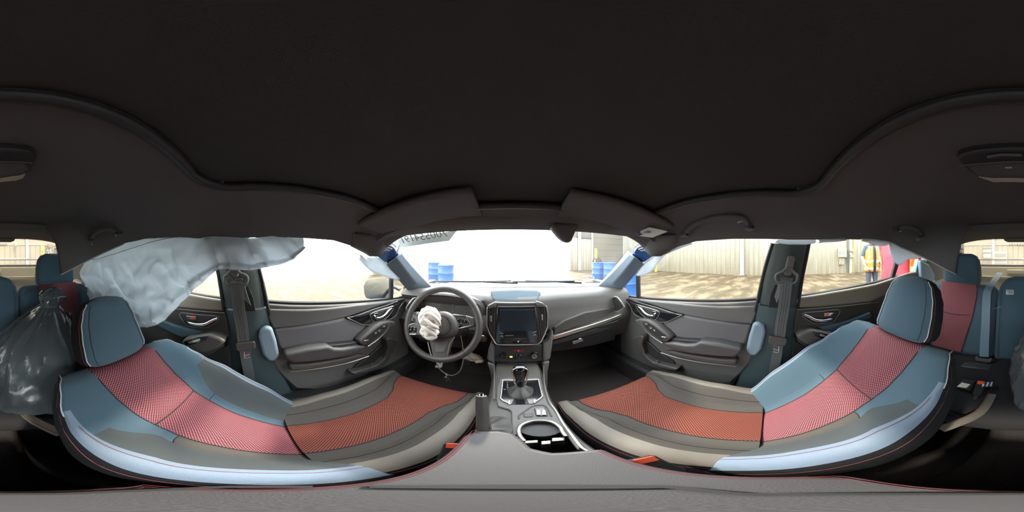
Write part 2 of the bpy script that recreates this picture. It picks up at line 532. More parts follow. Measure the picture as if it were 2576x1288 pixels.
# front wall: right of the open bay a door frame and a closed sectional door
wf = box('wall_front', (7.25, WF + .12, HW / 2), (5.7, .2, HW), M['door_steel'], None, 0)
structure('wall_front', 'cream front wall right of the wide open bay door', 'wall', wf)
sec = None
for i in range(8):
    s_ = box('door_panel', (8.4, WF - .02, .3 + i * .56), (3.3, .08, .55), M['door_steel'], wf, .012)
for cx, w in ((6.62, .16), (5.42, .26), (4.52, .22)):
    box('jamb', (cx, WF - .06, HW / 2), (w, .2, HW), M['steel_col'], wf, .01)
for i in range(4):
    box('panel', (5.68 + i * .26, WF - .02, 1.35), (.25, .05, 2.7), M['wall'], wf, .01)
for i in range(3):
    box('panel', (4.74 + i * .22, WF - .02, 1.35), (.21, .05, 2.7), M['wall'], wf, .01)
box('lintel', (5.9, WF - .06, 2.82), (1.3, .18, .22), M['grey_dark'], wf, .01)
box('lintel', ((WL + 4.5) / 2, WF + .1, 4.9), (4.5 - WL, .3, .9), M['door_steel'], wf, .01)
# left wall with its own open bay
wl = box('wall_left', (WL - .12, 9.6, HW / 2), (.2, 6.0, HW), M['wall'], None, 0)
structure('wall_left', 'cream wall beyond the driver window with a wide open bay', 'wall', wl)
cladding(wl, pm, M['wall'], 6.7, 12.4, .31, lambda t: ((WL, t, 0), -math.pi / 2))
box('wall_section', (WL - .12, -9.2, HW / 2), (.2, 10.0, HW), M['wall'], wl, 0)
box('jamb', (WL + .02, 6.55, HW / 2), (.22, .2, HW), M['steel_col'], wl, .01)
box('lintel', (WL - .1, 1.2, 4.9), (.3, 10.6, .9), M['door_steel'], wl, .01)

col = thing('steel_column', 'white steel column on the cladding wall facing the passenger door window', 'column', (WX - .1, 1.9, 0))
box('shaft', (WX - .10, 1.62, HW / 2), (.2, .26, HW), M['steel_col'], col, .01)
box('base_plate', (WX - .13, 1.62, .02), (.3, .36, .04), M['steel_col'], col, .005)
col = thing('steel_column', 'steel column with conduits beside the grey electrical box', 'column', (WX - .1, -5.55, 0))
box('shaft', (WX - .10, -5.62, HW / 2), (.2, .24, HW), M['steel_col'], col, .01)
tube('conduit', [(WX - .12, -5.36, 0), (WX - .12, -5.36, 4)], .035, M['grey_dark'], col, 8)
tube('conduit', [(WX - .05, -5.88, 0), (WX - .05, -5.88, 4)], .03, M['yellow'], col, 8)
for zz in (1.62, 1.2):
    box('junction_box', (WX - .24, -5.62, zz), (.1, .22, .22), M['grey_box'], col, .01)
eb = thing('electrical_box', 'pale grey electrical cabinet mounted on the cladding wall', 'electrical box', (WX - .1, -4.98, 1.0))
box('cabinet', (WX - .15, -4.95, 1.42), (.2, .62, .66), M['grey_box'], eb, .015)
box('door', (WX - .26, -4.95, 1.42), (.02, .56, .60), M['grey_box'], eb, .005)
box('latch', (WX - .28, -4.70, 1.42), (.02, .03, .08), M['grey_dark'], eb, .003)
box('conduit', (WX - .13, -4.9, .85), (.06, .4, .5), M['wall'], eb, .01)

def bollard(x, y, h, label):
    t = thing('bollard', label, 'bollard', (x, y, 0), 'yellow bollards')
    lathe('post', [(.085, 0), (.085, h - .05), (.075, h - .015), (.04, h), (0, h)], (x, y, 0), (0, 0, 1), M['yellow'], t, 16)
    lathe('collar', [(.11, 0), (.11, .03), (.09, .05)], (x, y, 0), (0, 0, 1), M['grey_dark'], t, 16)
p = P(1650, 685, z=0); bollard(p.x, p.y, 1.75, 'yellow bollard standing at the foot of the cladding wall')
p = P(1499, 684, r=11.2); bollard(p.x, p.y, 1.72, 'yellow bollard rising behind the two small blue drums')

def drum(x, y, label, h=.88, r=.29, clutter=False):
    t = thing('drum', label, 'drum', (x, y, 0), 'blue drums')
    pr = [(r * .97, 0), (r, .03), (r, h * .32), (r * 1.035, h * .345), (r, h * .37), (r, h * .64), (r * 1.035, h * .665), (r, h * .69), (r, h - .03), (r * 1.02, h - .015), (r * .99, h), (r * .93, h - .02), (0, h - .02)]
    lathe('barrel', pr, (x, y, 0), (0, 0, 1), M['drum'], t, 28)
    lathe('bung', [(.035, 0), (.035, .02), (0, .02)], (x + .12, y, h - .02), (0, 0, 1), M['drum'], t, 12)
    return t
p = P(1504, 664, r=8.4); drum(p.x, p.y, 'blue drum by the closed roller door with dark scraps on top')
for i, (dx, dy, dz, a) in enumerate(((.09, -.02, .16, .5), (-.14, .09, .22, -.6), (0, -.14, .12, 1.2), (.1, .14, .25, -.2))):
    s = tube('scrap_piece', [(p.x + dx - .15 * math.cos(a), p.y + dy, .885), (p.x + dx, p.y + dy, .885 + dz), (p.x + dx + .13 * math.cos(a), p.y + dy - .05, .90)], .03, M['black'], None, 6, sub=3)
    tag(s, ('short dark scrap leaning right on top of the blue drum', 'dark scrap bent over at the rear of the blue drum top', 'low dark scrap at the front of the blue drum top', 'tallest dark scrap sticking up from the blue drum')[i], 'scrap', 'scraps on the blue drum')
p = P(1533, 666, r=8.0); drum(p.x, p.y, 'blue drum half hidden by the passenger front pillar')
p = P(1577, 700, r=3.6); drum(p.x, p.y, 'large near blue drum filling the passenger quarter window', h=.92, r=.235)
dr = p
p = P(1092, 695, r=8.2); drum(p.x, p.y, 'blue drum seen low in the windshield beside the driver pillar')
p = P(1122, 695, r=6.0); drum(p.x, p.y, 'blue drum seen low in the windshield, nearer the open bay')

# things along the back wall
fr = thing('notice_frame', 'dark framed rack hung on the back wall beside a column', 'frame', (3.3, WB + .2, 1.05))
p0 = P(2472, 625, y=WB + .25); p1 = P(2495, 649, y=WB + .25)
x0, x1, z0, z1 = min(p0.x, p1.x), max(p0.x, p1.x), p1.z, p0.z
box('backing', ((x0 + x1) / 2, WB + .2, (z0 + z1) / 2), (x1 - x0, .04, z1 - z0), M['grey_box'], fr, .005)
for xx in (x0, x1): box('upright', (xx, WB + .25, (z0 + z1) / 2), (.06, .08, z1 - z0 + .06), M['grey_dark'], fr, .005)
for zz in (z0, z0 + (z1 - z0) * .55, z1): box('shelf', ((x0 + x1) / 2, WB + .25, zz), (x1 - x0, .08, .06), M['grey_dark'], fr, .005)
cb = thing('tool_chest', 'grey tool chest on the back wall right of the framed rack', 'tool chest', (2, WB + .4, 0))
p0 = P(2502, 633, y=WB + .5); p1 = P(2534, 664, y=WB + .5)
x0, x1 = min(p0.x, p1.x), max(p0.x, p1.x)
box('body', ((x0 + x1) / 2, WB + .5, p0.z / 2), (x1 - x0, .5, p0.z), M['grey_box'], cb, .02)
for k in range(3): box('drawer', ((x0 + x1) / 2, WB + .76, p0.z * (.3 + .25 * k)), ((x1 - x0) * .9, .03, p0.z * .2), M['grey_dark'], cb, .005)
p = P(107, 630, y=WB + .2)
sg = thing('wall_sign', 'tall yellow safety sign on the back wall above the left rear headrest', 'sign', (p.x, p.y, p.z))
box('plate', p, (.32, .02, .78), M['yellow'], sg, .01)
box('print', p + Vector((0, .014, -.12)), (.16, .008, .3), M['paper_print'], sg, .002)
p = P(126, 619, y=WB + .5)
fn = thing('wall_fan', 'round shop fan hung below a grey motor box on the back wall', 'fan', (p.x, p.y, p.z))
box('motor_box', p, (.42, .3, .30), M['grey_dark'], fn, .02)
q = P(124, 632, y=WB + .55)
tube('guard', [q + Vector((.26 * math.cos(t), 0, .26 * math.sin(t))) for t in [k * math.pi / 8 for k in range(16)]], .02, M['grey_dark'], fn, 6, closed=True)
for k in range(4):
    a = k * math.pi / 2 + .4
    plate('blade', [q + Vector((.03 * math.cos(a + 1.5), 0, .03 * math.sin(a + 1.5))), q + Vector((.24 * math.cos(a - .2), 0, .24 * math.sin(a - .2))), q + Vector((.24 * math.cos(a + .35), 0, .24 * math.sin(a + .35)))], (0, .02, 0), M['grey_box'], fn, 0)
tube('stem', [p, q + Vector((0, -.1, .02))], .03, M['grey_dark'], fn, 6)
p = P(40, 615, y=WB + .6)
st = thing('lamp_stand', 'work lamp on a thin pole before the back wall', 'lamp', (p.x, p.y, 0))
tube('pole', [(p.x, p.y, 0), (p.x, p.y, p.z)], .022, M['grey_dark'], st, 6)
lathe('lamp_head', [(.10, -.18), (.16, -.1), (.17, .08), (.1, .17), (0, .18)], p, (0, 0, 1), M['grey_box'], st, 14)
lathe('foot', [(.25, 0), (.25, .03), (.03, .05)], (p.x, p.y, 0), (0, 0, 1), M['grey_dark'], st, 14)
p = P(145, 619, y=WB + .6)
st = thing('sign_post', 'slim grey post with a flat crossbar near the back wall corner', 'post', (p.x, p.y, 0))
box('shaft', (p.x, p.y, p.z / 2), (.16, .12, p.z), M['grey_box'], st, .01)
box('crossbar', (p.x, p.y, p.z), (.42, .14, .1), M['grey_dark'], st, .01)

# ================================================================== the car body as a room
Z5 = (1420, 560, 1920); Z6 = (1850, 560, 2250)

fc = box('floor_carpet', (0, -.25, .235), (1.42, 3.1, .05), M['carpet'], None, .0)
structure('floor_carpet', 'black carpeted floor of the car under the seats', 'floor', fc)
box('tunnel', (0, .05, .33), (.17, 2.4, .16), M['carpet'], fc, .04, top=.75)
fw = plate('firewall', [(-.72, 1.02, .24), (.72, 1.02, .24), (.72, 1.32, .56), (-.72, 1.32, .56)], (0, .05, 0), M['carpet'], fc, .01)
plate('firewall', [(-.72, 1.32, .56), (.72, 1.32, .56), (.72, 1.34, .95), (-.72, 1.34, .95)], (0, .05, 0), M['carpet'], fc, .01)
for s in (-1, 1):
    plate('kick_panel', [(s * .70, .92, .27), (s * .70, 1.34, .27), (s * .70, 1.34, .98), (s * .70, .92, .98)], (s * .05, 0, 0), M['plastic_dark'], fc, .005)
    box('sill_step', (s * .69, -.25, .33), (.10, 2.9, .18), M['plastic_dark'], fc, .02)

# ---------------------------------------------------------------- headliner
edge_px = [(1640, 640, .60), (1660, 640, .615), (1700, 622, .62), (1750, 607, .62), (1840, 601, .62), (1925, 601, .62), (1985, 603, .62), (2050, 603, .62), (2130, 602, .62),
           (2200, 604, .62), (2245, 613, .62), (2290, 632, .585), (2330, 651, .53), (2370, 672, .455), (2405, 690, .39)]
EDGE = []
for u, v, x in edge_px:
    p = P(u, v, x=x); EDGE.append((p.y, p.x, p.z))
EDGE.sort(key=lambda e: -e[0])
ZC = [(.60, 1.292), (.54, 1.318), (.47, 1.352), (.38, 1.375), (.25, 1.395), (0, 1.405), (-.5, 1.40), (-1.0, 1.385), (-1.3, 1.37), (-1.5, 1.35)]
def lerp_tab(tab, y, k):
    if y >= tab[0][0]: return tab[0][k]
    for a, b in zip(tab, tab[1:]):
        if b[0] <= y <= a[0]:
            f = (a[0] - y) / max(1e-9, a[0] - b[0])
            return a[k] + (b[k] - a[k]) * f
    return tab[-1][k]
Y0, Y1 = .555, EDGE[-1][0]
SR = (.425, -.135, .47, .085)     # sunroof half width, rear, front, corner radius
def in_sunroof(x, y, grow=0.0):
    hw, ya, yb, r = SR
    cx, cy = 0, (ya + yb) / 2
    dx = max(0, abs(x - cx) - (hw + grow - r)); dy = max(0, abs(y - cy) - ((yb - ya) / 2 + grow - r))
    return math.hypot(dx, dy) < r
def roof_z(x, y):
    xe, ze, zc = lerp_tab(EDGE, y, 1), lerp_tab(EDGE, y, 2), lerp_tab(ZC, y, 1)
    t = min(1, abs(x) / xe)
    e = 5 if y > -.6 else 5 + 5 * min(1, (-.6 - y) / .3)
    return ze + (zc - ze) * (1 - t ** e)
nx, ny = 84, 120
V, F = [], []
for j in range(ny + 1):
    y = Y0 + (Y1 - Y0) * j / ny
    xe = lerp_tab(EDGE, y, 1)
    for i in range(nx + 1):
        a = -1 + 2 * i / nx
        t = math.copysign(1 - (1 - abs(a)) ** 1.35, a)
        x = t * xe
        V.append((x, y, roof_z(x, y)))
for j in range(ny):
    for i in range(nx):
        q = [j * (nx + 1) + i, j * (nx + 1) + i + 1, (j + 1) * (nx + 1) + i + 1, (j + 1) * (nx + 1) + i]
        c = [sum(V[k][d] for k in q) / 4 for d in range(2)]
        if in_sunroof(c[0], c[1], -.004): continue
        F.append(q)
hl = mesh('ceiling', V, F, M['headliner'], None, 60)
m = hl.modifiers.new('thickness', 'SOLIDIFY'); m.thickness = .014; m.offset = 1
structure('ceiling', 'black cloth headliner of the car roof', 'ceiling', hl)
# rear part of the roof lining between the side panels, down to the rear window
rz = [[(-.60 + 1.2 * i / 20, y, z + .02 - .05 * abs(-1 + 2 * i / 20) ** 4) for i in range(21)] for y, z in ((Y1 + .03, 1.366), (-1.15, 1.362), (-1.36, 1.352), (-1.45, 1.345), (-1.48, 1.362))]
o = loft('lining_rear', rz, M['headliner'], hl, cap=False, closed=False, ang=60)
o.modifiers.new('thickness', 'SOLIDIFY').thickness = .012
rp = box('roof_skin', (0, -.45, 1.455), (1.30, 2.2, .03), M['blue_metal'], hl, .02)
for s in (-1, 1):
    # overlapping joint of the lining along each side, and the roof side rail that hides behind it
    pts = [(s * (lerp_tab(EDGE, y, 1) - .012), y, roof_z(lerp_tab(EDGE, y, 1) - .03, y) + (-.004)) for y in [(.42 - .09 * k) for k in range(17)]]
    tube('lining_seam', pts, .0025, M['black'], hl, 5)
    plate('roof_rail', [(s * .63, .60, 1.29), (s * .63, .3, 1.315), (s * .63, -.2, 1.32), (s * .63, -1.0, 1.31), (s * .63, -1.7, 1.22), (s * .63, -1.7, 1.45), (s * .63, .3, 1.45)], (s * .04, 0, 0), M['plastic_dark'], hl, .005)

sr = thing('sunroof', 'closed black sunroof shade framed by a rounded bead in the roof', 'sunroof', (0, .17, 1.40))
hw, ya, yb, r = SR
ring = []
for cx, cy, a0 in ((hw - r, yb - r, 0), (-hw + r, yb - r, 90), (-hw + r, ya + r, 180), (hw - r, ya + r, 270)):
    for k in range(9):
        a = math.radians(a0 + k * 11.25)
        x, y = cx + r * math.cos(a), cy + r * math.sin(a)
        ring.append(Vector((x, y, roof_z(x, y) - .001)))
full = []
for i in range(len(ring)):
    a, b = ring[i], ring[(i + 1) % len(ring)]
    n = max(1, int((b - a).length / .04))
    for k in range(n):
        p = a.lerp(b, k / n); full.append(Vector((p.x, p.y, roof_z(p.x, p.y) - .001)))
tube('bead', full, .0115, M['plastic_dark'], sr, 10, closed=True)
def shade_z(x, y): return roof_z(x, y) + .013
sheet('shade', lambda a, b: ((-.44 + 0.88 * a), ya - .012 + (yb - ya + .024) * b, shade_z(-.44 + .88 * a, ya + (yb - ya) * b)), 30, 20, .006, M['shade'], sr)

# front header: lining edge above the windshield with the two sun visors
hd = structure('trim_1', 'grey lining edge above the windshield', 'trim')
rings = []
for i in range(33):
    x = -.54 + 1.08 * i / 32
    t = abs(x) / .54
    sag = .034 - .014 * t ** 3
    yb_ = .57 - .05 * t ** 2
    rings.append([(x, yb_ - .05, roof_z(x, .555) + .012), (x, yb_ + .02, 1.262 + sag), (x, yb_ + .035, 1.272 + sag), (x, yb_ + .02, 1.30 + sag), (x, yb_ - .06, 1.34 + sag)])
loft('header_lining', rings, M['headliner'], hd, True, True, 60)
# windshield camera housing hanging from the header on the passenger side
hp = [P(u, v, y=.53) for u, v in ((1385, 562), (1398, 585), (1412, 602), (1424, 611), (1434, 613), (1440, 606), (1445, 594), (1452, 578), (1462, 560))]
ch = thing('camera_housing', 'dark rounded camera housing hanging below the windshield header', 'camera housing', (hp[4].x, .53, hp[4].z))
plate('shell', hp, (0, .06, .01), M['headliner'], ch, .012, 3)
box('bracket', ((hp[0].x + hp[-1].x) / 2, .56, hp[0].z + .01), (.10, .05, .05), M['plastic_dark'], ch, .008)

def visor(s, label):
    t = thing('sun_visor', label, 'sun visor', (s * .33, .47, 1.27))
    z0 = 1.334
    def body(a, b):
        x = .12 + .40 * a; y = .545 - .17 * b - .02 * a
        return (s * x, y, z0 + .035 * b - .045 * a ** 2 - .004 * math.sin(math.pi * a) * math.sin(math.pi * b))
    sheet('flap', body, 20, 10, .018, M['headliner'], t)
    tube('rod', [(s * .51, .50, 1.300), (s * .46, .515, 1.315), (s * .14, .54, 1.338)], .006, M['plastic_dark'], t, 8)
    return t
visor(-1, 'dark cloth sun visor folded against the roof on the driver side')
tv = visor(1, 'dark cloth sun visor with a paper warning label on the passenger side')
q = [P(u, v, y=.53) for u, v in ((1586, 590), (1634, 573), (1679, 583), (1640, 598))]
lb = plate('warning_label', [P(1588, 591, x=.47), P(1634, 573, x=.44), P(1679, 583, x=.47), P(1641, 598, x=.50)], (0, 0, .002), M['paper'], tv, 0)
c = P(1628, 582, x=.455); e1 = (P(1641, 598, x=.50) - P(1588, 591, x=.47)).normalized(); e2 = (P(1634, 573, x=.44) - P(1588, 591, x=.47)).normalized()
for k in range(3):
    cc = c + e1 * .004 * k - e2 * .0
    plate('print', [cc + e2 * a + e1 * b + Vector((0, 0, -.003)) for a, b in ((-.02, .006 * k - .008), (.02 - .006 * k, .006 * k - .008), (.02 - .006 * k, .006 * k - .005), (-.02, .006 * k - .005))], (0, 0, .001), M['paper_print'], lb, 0)

# ---------------------------------------------------------------- windshield and cowl
wsb = [(-.66, 1.05, .985), (-.40, 1.20, .99), (0, 1.26, .992), (.40, 1.20, .99), (.66, 1.05, .985)]
wst = [(-.54, .55, 1.315), (-.30, .60, 1.34), (0, .615, 1.35), (.30, .60, 1.34), (.54, .55, 1.315)]
B, T_ = catmull(wsb, 5), catmull(wst, 5)
ws = sheet('window_1', lambda a, b: B[min(20, round(a * 20))].lerp(T_[min(20, round(a * 20))], b) + Vector((0, .02, .02)) * math.sin(math.pi * b), 20, 8, .004, M['windshield'])
structure('window_1', 'windshield above the dashboard, with haze added in place of glare', 'windshield', ws)
# lot number painted across the top of the glass, seen from behind
pa, pb = P(1005, 612, y=.72), P(1135, 592, y=.74)
xd = (pa - pb).normalized()
tn = text('painted_number', '700554191', .062, M['paper_print'], ws, (pa + pb) / 2 + Vector((0, -.01, .012)), xd, Vector((0, -.62, .75)), .0004)
plate('paint_band', [P(1000, 603, y=.735), P(1011, 622, y=.77), P(1130, 606, y=.80), P(1150, 580, y=.745)], (0, .001, .001), mat('white_paint_band', (.75, .78, .70), .6), ws, 0)
cw = thing('car_bonnet', 'blue bonnet and black cowl beyond the windshield', 'bonnet', (0, 1.7, .9))
rb = []
for i in range(17):
    x = -.60 + 1.20 * i / 16; t = abs(x) / .60
    bump = .025 * math.exp(-((x - .42) / .16) ** 2)
    rb.append([(x, 1.33 - .16 * t * t, .965 - .01 * t), (x, 1.45 - .12 * t * t, .975 - .02 * t + bump), (x, 1.8, .95 - .03 * t + bump), (x, 2.2, .90 - .05 * t), (x, 2.45 - .2 * t * t, .80 - .06 * t), (x, 2.45 - .2 * t * t, .60), (x, 1.33 - .16 * t * t, .90)])
loft('panel', rb, M['blue_metal'], cw)
rc = []
for i in range(17):
    x = -.70 + 1.4 * i / 16; t = abs(x) / .70
    rc.append([(x, 1.245 - .20 * t * t, .968), (x, 1.34 - .17 * t * t, .972), (x, 1.34 - .17 * t * t, .94), (x, 1.245 - .20 * t * t, .94)])
loft('cowl_grille', rc, M['plastic_dark'], cw)
for x0, x1 in ((-.52, .02), (.08, .5)):
    wp = thing('wiper', 'black wiper arm lying low on the %s of the windshield' % ('driver side' if x0 < 0 else 'passenger side'), 'wiper', (x0, 1.2, .99))
    tube('arm', [(x1, 1.25 - .2 * (x1 / .7) ** 2, .99), ((x0 + x1) / 2, 1.24, 1.0), (x0, 1.27 - .22 * (x0 / .7) ** 2, 1.004)], .007, M['black'], wp, 6)
    tube('blade', [(x0 - .1, 1.26 - .22 * (x0 / .7) ** 2, 1.000), (x1 - .05, 1.275 - .2 * (x1 / .7) ** 2, 1.004)], .006, M['rubber'], wp, 6)
# stack of grey cards at the foot of the windshield on the driver side
cd = thing('paper_box', 'flat grey card box at the foot of the windshield above the wheel', 'box', P(1135, 717, y=1.05))
q0 = P(1093, 719, y=1.07); q1 = P(1140, 719, y=1.07)
box('carton', ((q0.x + q1.x) / 2, 1.09, q0.z - .002), (q1.x - q0.x, .05, .016), M['plastic_soft'], cd, .002)
box('seam', ((q0.x + q1.x) / 2, 1.064, q0.z - .002), (.003, .002, .016), M['paper'], cd, 0)
wire = thing('coiled_wire', 'thin pale wire coil lying at the foot of the windshield', 'wire', P(1475, 700, y=1.18))
pts = [P(u, v, y=1.17) for u, v in ((1458, 699), (1468, 695), (1482, 694), (1494, 697), (1490, 703), (1474, 704), (1460, 702), (1462, 697), (1478, 697), (1477, 701))]
tube('strand', pts, .0025, M['white_piping'], wire, 6, sub=4)

# ---------------------------------------------------------------- pillars
def aset(p, s): return p if s > 0 else mir(p)
def a_pillar(s, n, label):
    t = structure('trim_%d' % n, label, 'pillar trim')
    bi, bm_, bo = P(1501, 722, y=1.07), P(1526, 729, y=.985), P(1552, 741, x=.69)
    ti, tm, to = P(1583, 638, y=.655), P(1597, 647, y=.61), P(1620, 665, x=.625)
    r0 = [bi, bm_, bo, bo + Vector((.03, .08, 0)), bi + Vector((.06, .08, 0))]
    r1 = [ti, tm, to, to + Vector((.04, .05, .02)), ti + Vector((.05, .07, .02))]
    rings = []
    for k in range(11):
        f = k / 10
        w = Vector((0, 0, -.006 * math.sin(math.pi * f)))
        rings.append([aset(a.lerp(b, f) + w, s) for a, b in zip(r0, r1)])
    o = loft('pillar_cover', rings, M['apillar'], t, True, True, 25)
    bevel(o, .006, 3, 25)
    # bare blue pillar metal where the cover is pulled off, and the torn clip end
    r2 = [aset(P(1590, 640, x=.580), s), aset(P(1620, 660, x=.628), s), aset(P(1650, 640, x=.632), s), aset(P(1618, 602, x=.575), s)]
    plate('pillar_metal', r2, Vector((s * .04, .05, 0)), M['blue_metal'], t, .006)
    for k in range(4):
        a = aset(P(1597 + 5 * k, 622 + 3 * k, x=.555 + .012 * k), s); b = aset(P(1608 + 5 * k, 613 + 6 * k, x=.56 + .012 * k), s)
        tube('clip', [a, (a + b) / 2 + Vector((0, -.006, .004)), b], .0035, M['white_piping'], t, 5)
    tp = [aset(P(u, v, x=x), s) for u, v, x in ((1586, 608, .555), (1592, 622, .55), (1598, 640, .56), (1592, 634, .556), (1586, 620, .556))]
    plate('torn_edge', tp, Vector((s * .01, .012, 0)), M['apillar'], t, .001)
    # lining corner pushed down by the curtain bag
    c0 = [P(u, v, x=x) for u, v, x in ((1614, 606, .55), (1622, 630, .57), (1636, 645, .585), (1652, 645, .60), (1668, 636, .612), (1700, 620, .615), (1700, 590, .56), (1640, 590, .54), (1612, 597, .535))]
    cen = sum(c0, Vector()) / len(c0)
    inner = [aset(cen.lerp(p, .62) + (EYE - cen).normalized() * .02, s) for p in c0]
    mid = [aset(cen.lerp(p, .92) + (EYE - cen).normalized() * .012, s) for p in c0]
    outer = [aset(p, s) for p in c0]
    back = [aset(p + Vector((.03, .0, .0)), s) for p in c0]
    loft('lining_corner', [back, outer, mid, inner], M['headliner'], t, True, True, 80)
    return t
a_pillar(1, 2, 'pale blue grey front pillar trim on the passenger side, torn open at the top')
a_pillar(-1, 3, 'pale blue grey front pillar trim on the driver side, torn open at the top')

def b_pillar(s, n, label):
    t = structure('trim_%d' % n, label, 'pillar trim')
    def ring(pl, pr, d=.05, bow=.012):
        c = (pl + pr) / 2
        a = [pl + Vector((d, .0, 0)), pl + Vector((.012, .004, 0)), pl.lerp(pr, .12) + Vector((-.004, 0, 0)), c + Vector((-bow, 0, 0)), pl.lerp(pr, .88) + Vector((-.004, 0, 0)), pr + Vector((.012, -.004, 0)), pr + Vector((d, 0, 0))]
        return [aset(p, s) for p in a]
    up = [ring(P(1948, 612, x=.645), P(2031, 614, x=.645)), ring(P(1936, 650, x=.66), P(2023, 654, x=.66)), ring(P(1922, 705, x=.675), P(2013, 705, x=.675)), ring(P(1911, 765, x=.69), P(2003, 768, x=.69))]
    loft('upper_cover', up, M['pillar'], t, True, True, 50)
    low = [ring(P(1905, 768, x=.688), P(2004, 772, x=.688), .05, .02), ring(P(1893, 830, x=.70), P(1998, 830, x=.70), .05, .02), ring(P(1878, 900, x=.71), P(1994, 900, x=.71), .05, .025), ring(P(1850, 960, x=.71), P(1992, 960, x=.71), .05, .025), ring(P(1830, 1010, x=.69), P(1992, 1010, x=.69), .06, .03)]
    loft('lower_cover', low, M['pillar_low'], t, True, True, 50)
    # rounded pad standing out at the front edge
    pd = [P(u, v, x=.665) for u, v in ((1894, 815), (1908, 812), (1924, 820), (1926, 838), (1916, 880), (1902, 896), (1887, 896), (1876, 884), (1884, 845))]
    o = plate('edge_pad', [aset(p, s) for p in pd], Vector((s * .035, 0, 0)), M['pale_trim'], t, .014, 4)
    # slot for the belt anchor
    sl = [P(u, v, x=.655) for u, v in ((1981, 637), (2005, 639), (2000, 690), (1975, 690))]
    plate('anchor_slot', [aset(p, s) for p in sl], Vector((s * .02, 0, 0)), M['plastic_dark'], t, .003)
    so = [P(u, v, x=.668) for u, v in ((1938, 742), (1950, 715), (1968, 722), (1960, 775), (1933, 774))]
    plate('belt_opening', [aset(p, s) for p in so], Vector((s * .02, 0, 0)), M['black'], t, .002)
    seal = [aset(P(u, v, x=x + .01), s) for u, v, x in ((1944, 612, .65), (1930, 655, .665), (1917, 705, .68), (1903, 770, .69), (1888, 832, .70), (1872, 905, .71), (1842, 968, .70))]
    tube('door_seal', seal, .008, M['rubber'], t, 6, sub=3)
    seal = [aset(P(u, v, x=x + .012), s) for u, v, x in ((2035, 612, .65), (2027, 655, .665), (2017, 705, .68), (2008, 770, .69), (2003, 832, .70), (1999, 905, .71))]
    tube('door_seal', seal, .009, M['rubber'], t, 6, sub=3)
    # pale bag cloth showing at the very top
    cp = [P(u, v, x=.628) for u, v in ((1949, 610), (1956, 603), (2051, 601), (2054, 607), (2050, 612), (2030, 615), (1985, 615))]
    plate('bag_flap', [aset(p, s) for p in cp], Vector((s * .008, 0, 0)), M['airbag'], t, .002)
    return t
b_pillar(1, 4, 'dark green grey centre pillar trim behind the passenger door')
b_pillar(-1, 5, 'dark green grey centre pillar trim behind the driver door')

# ---------------------------------------------------------------- doors
def px(Z, L, x): return [P(*zm(Z, a, b), x=x) for a, b in L]
def uvmap(o, k=1.0):
    me = o.data
    uv = me.uv_layers.new(name='UVMap')
    for l in me.loops:
        c = me.vertices[l.vertex_index].co
        uv.data[l.index].uv = (c.y * k, c.z * k)
    return o

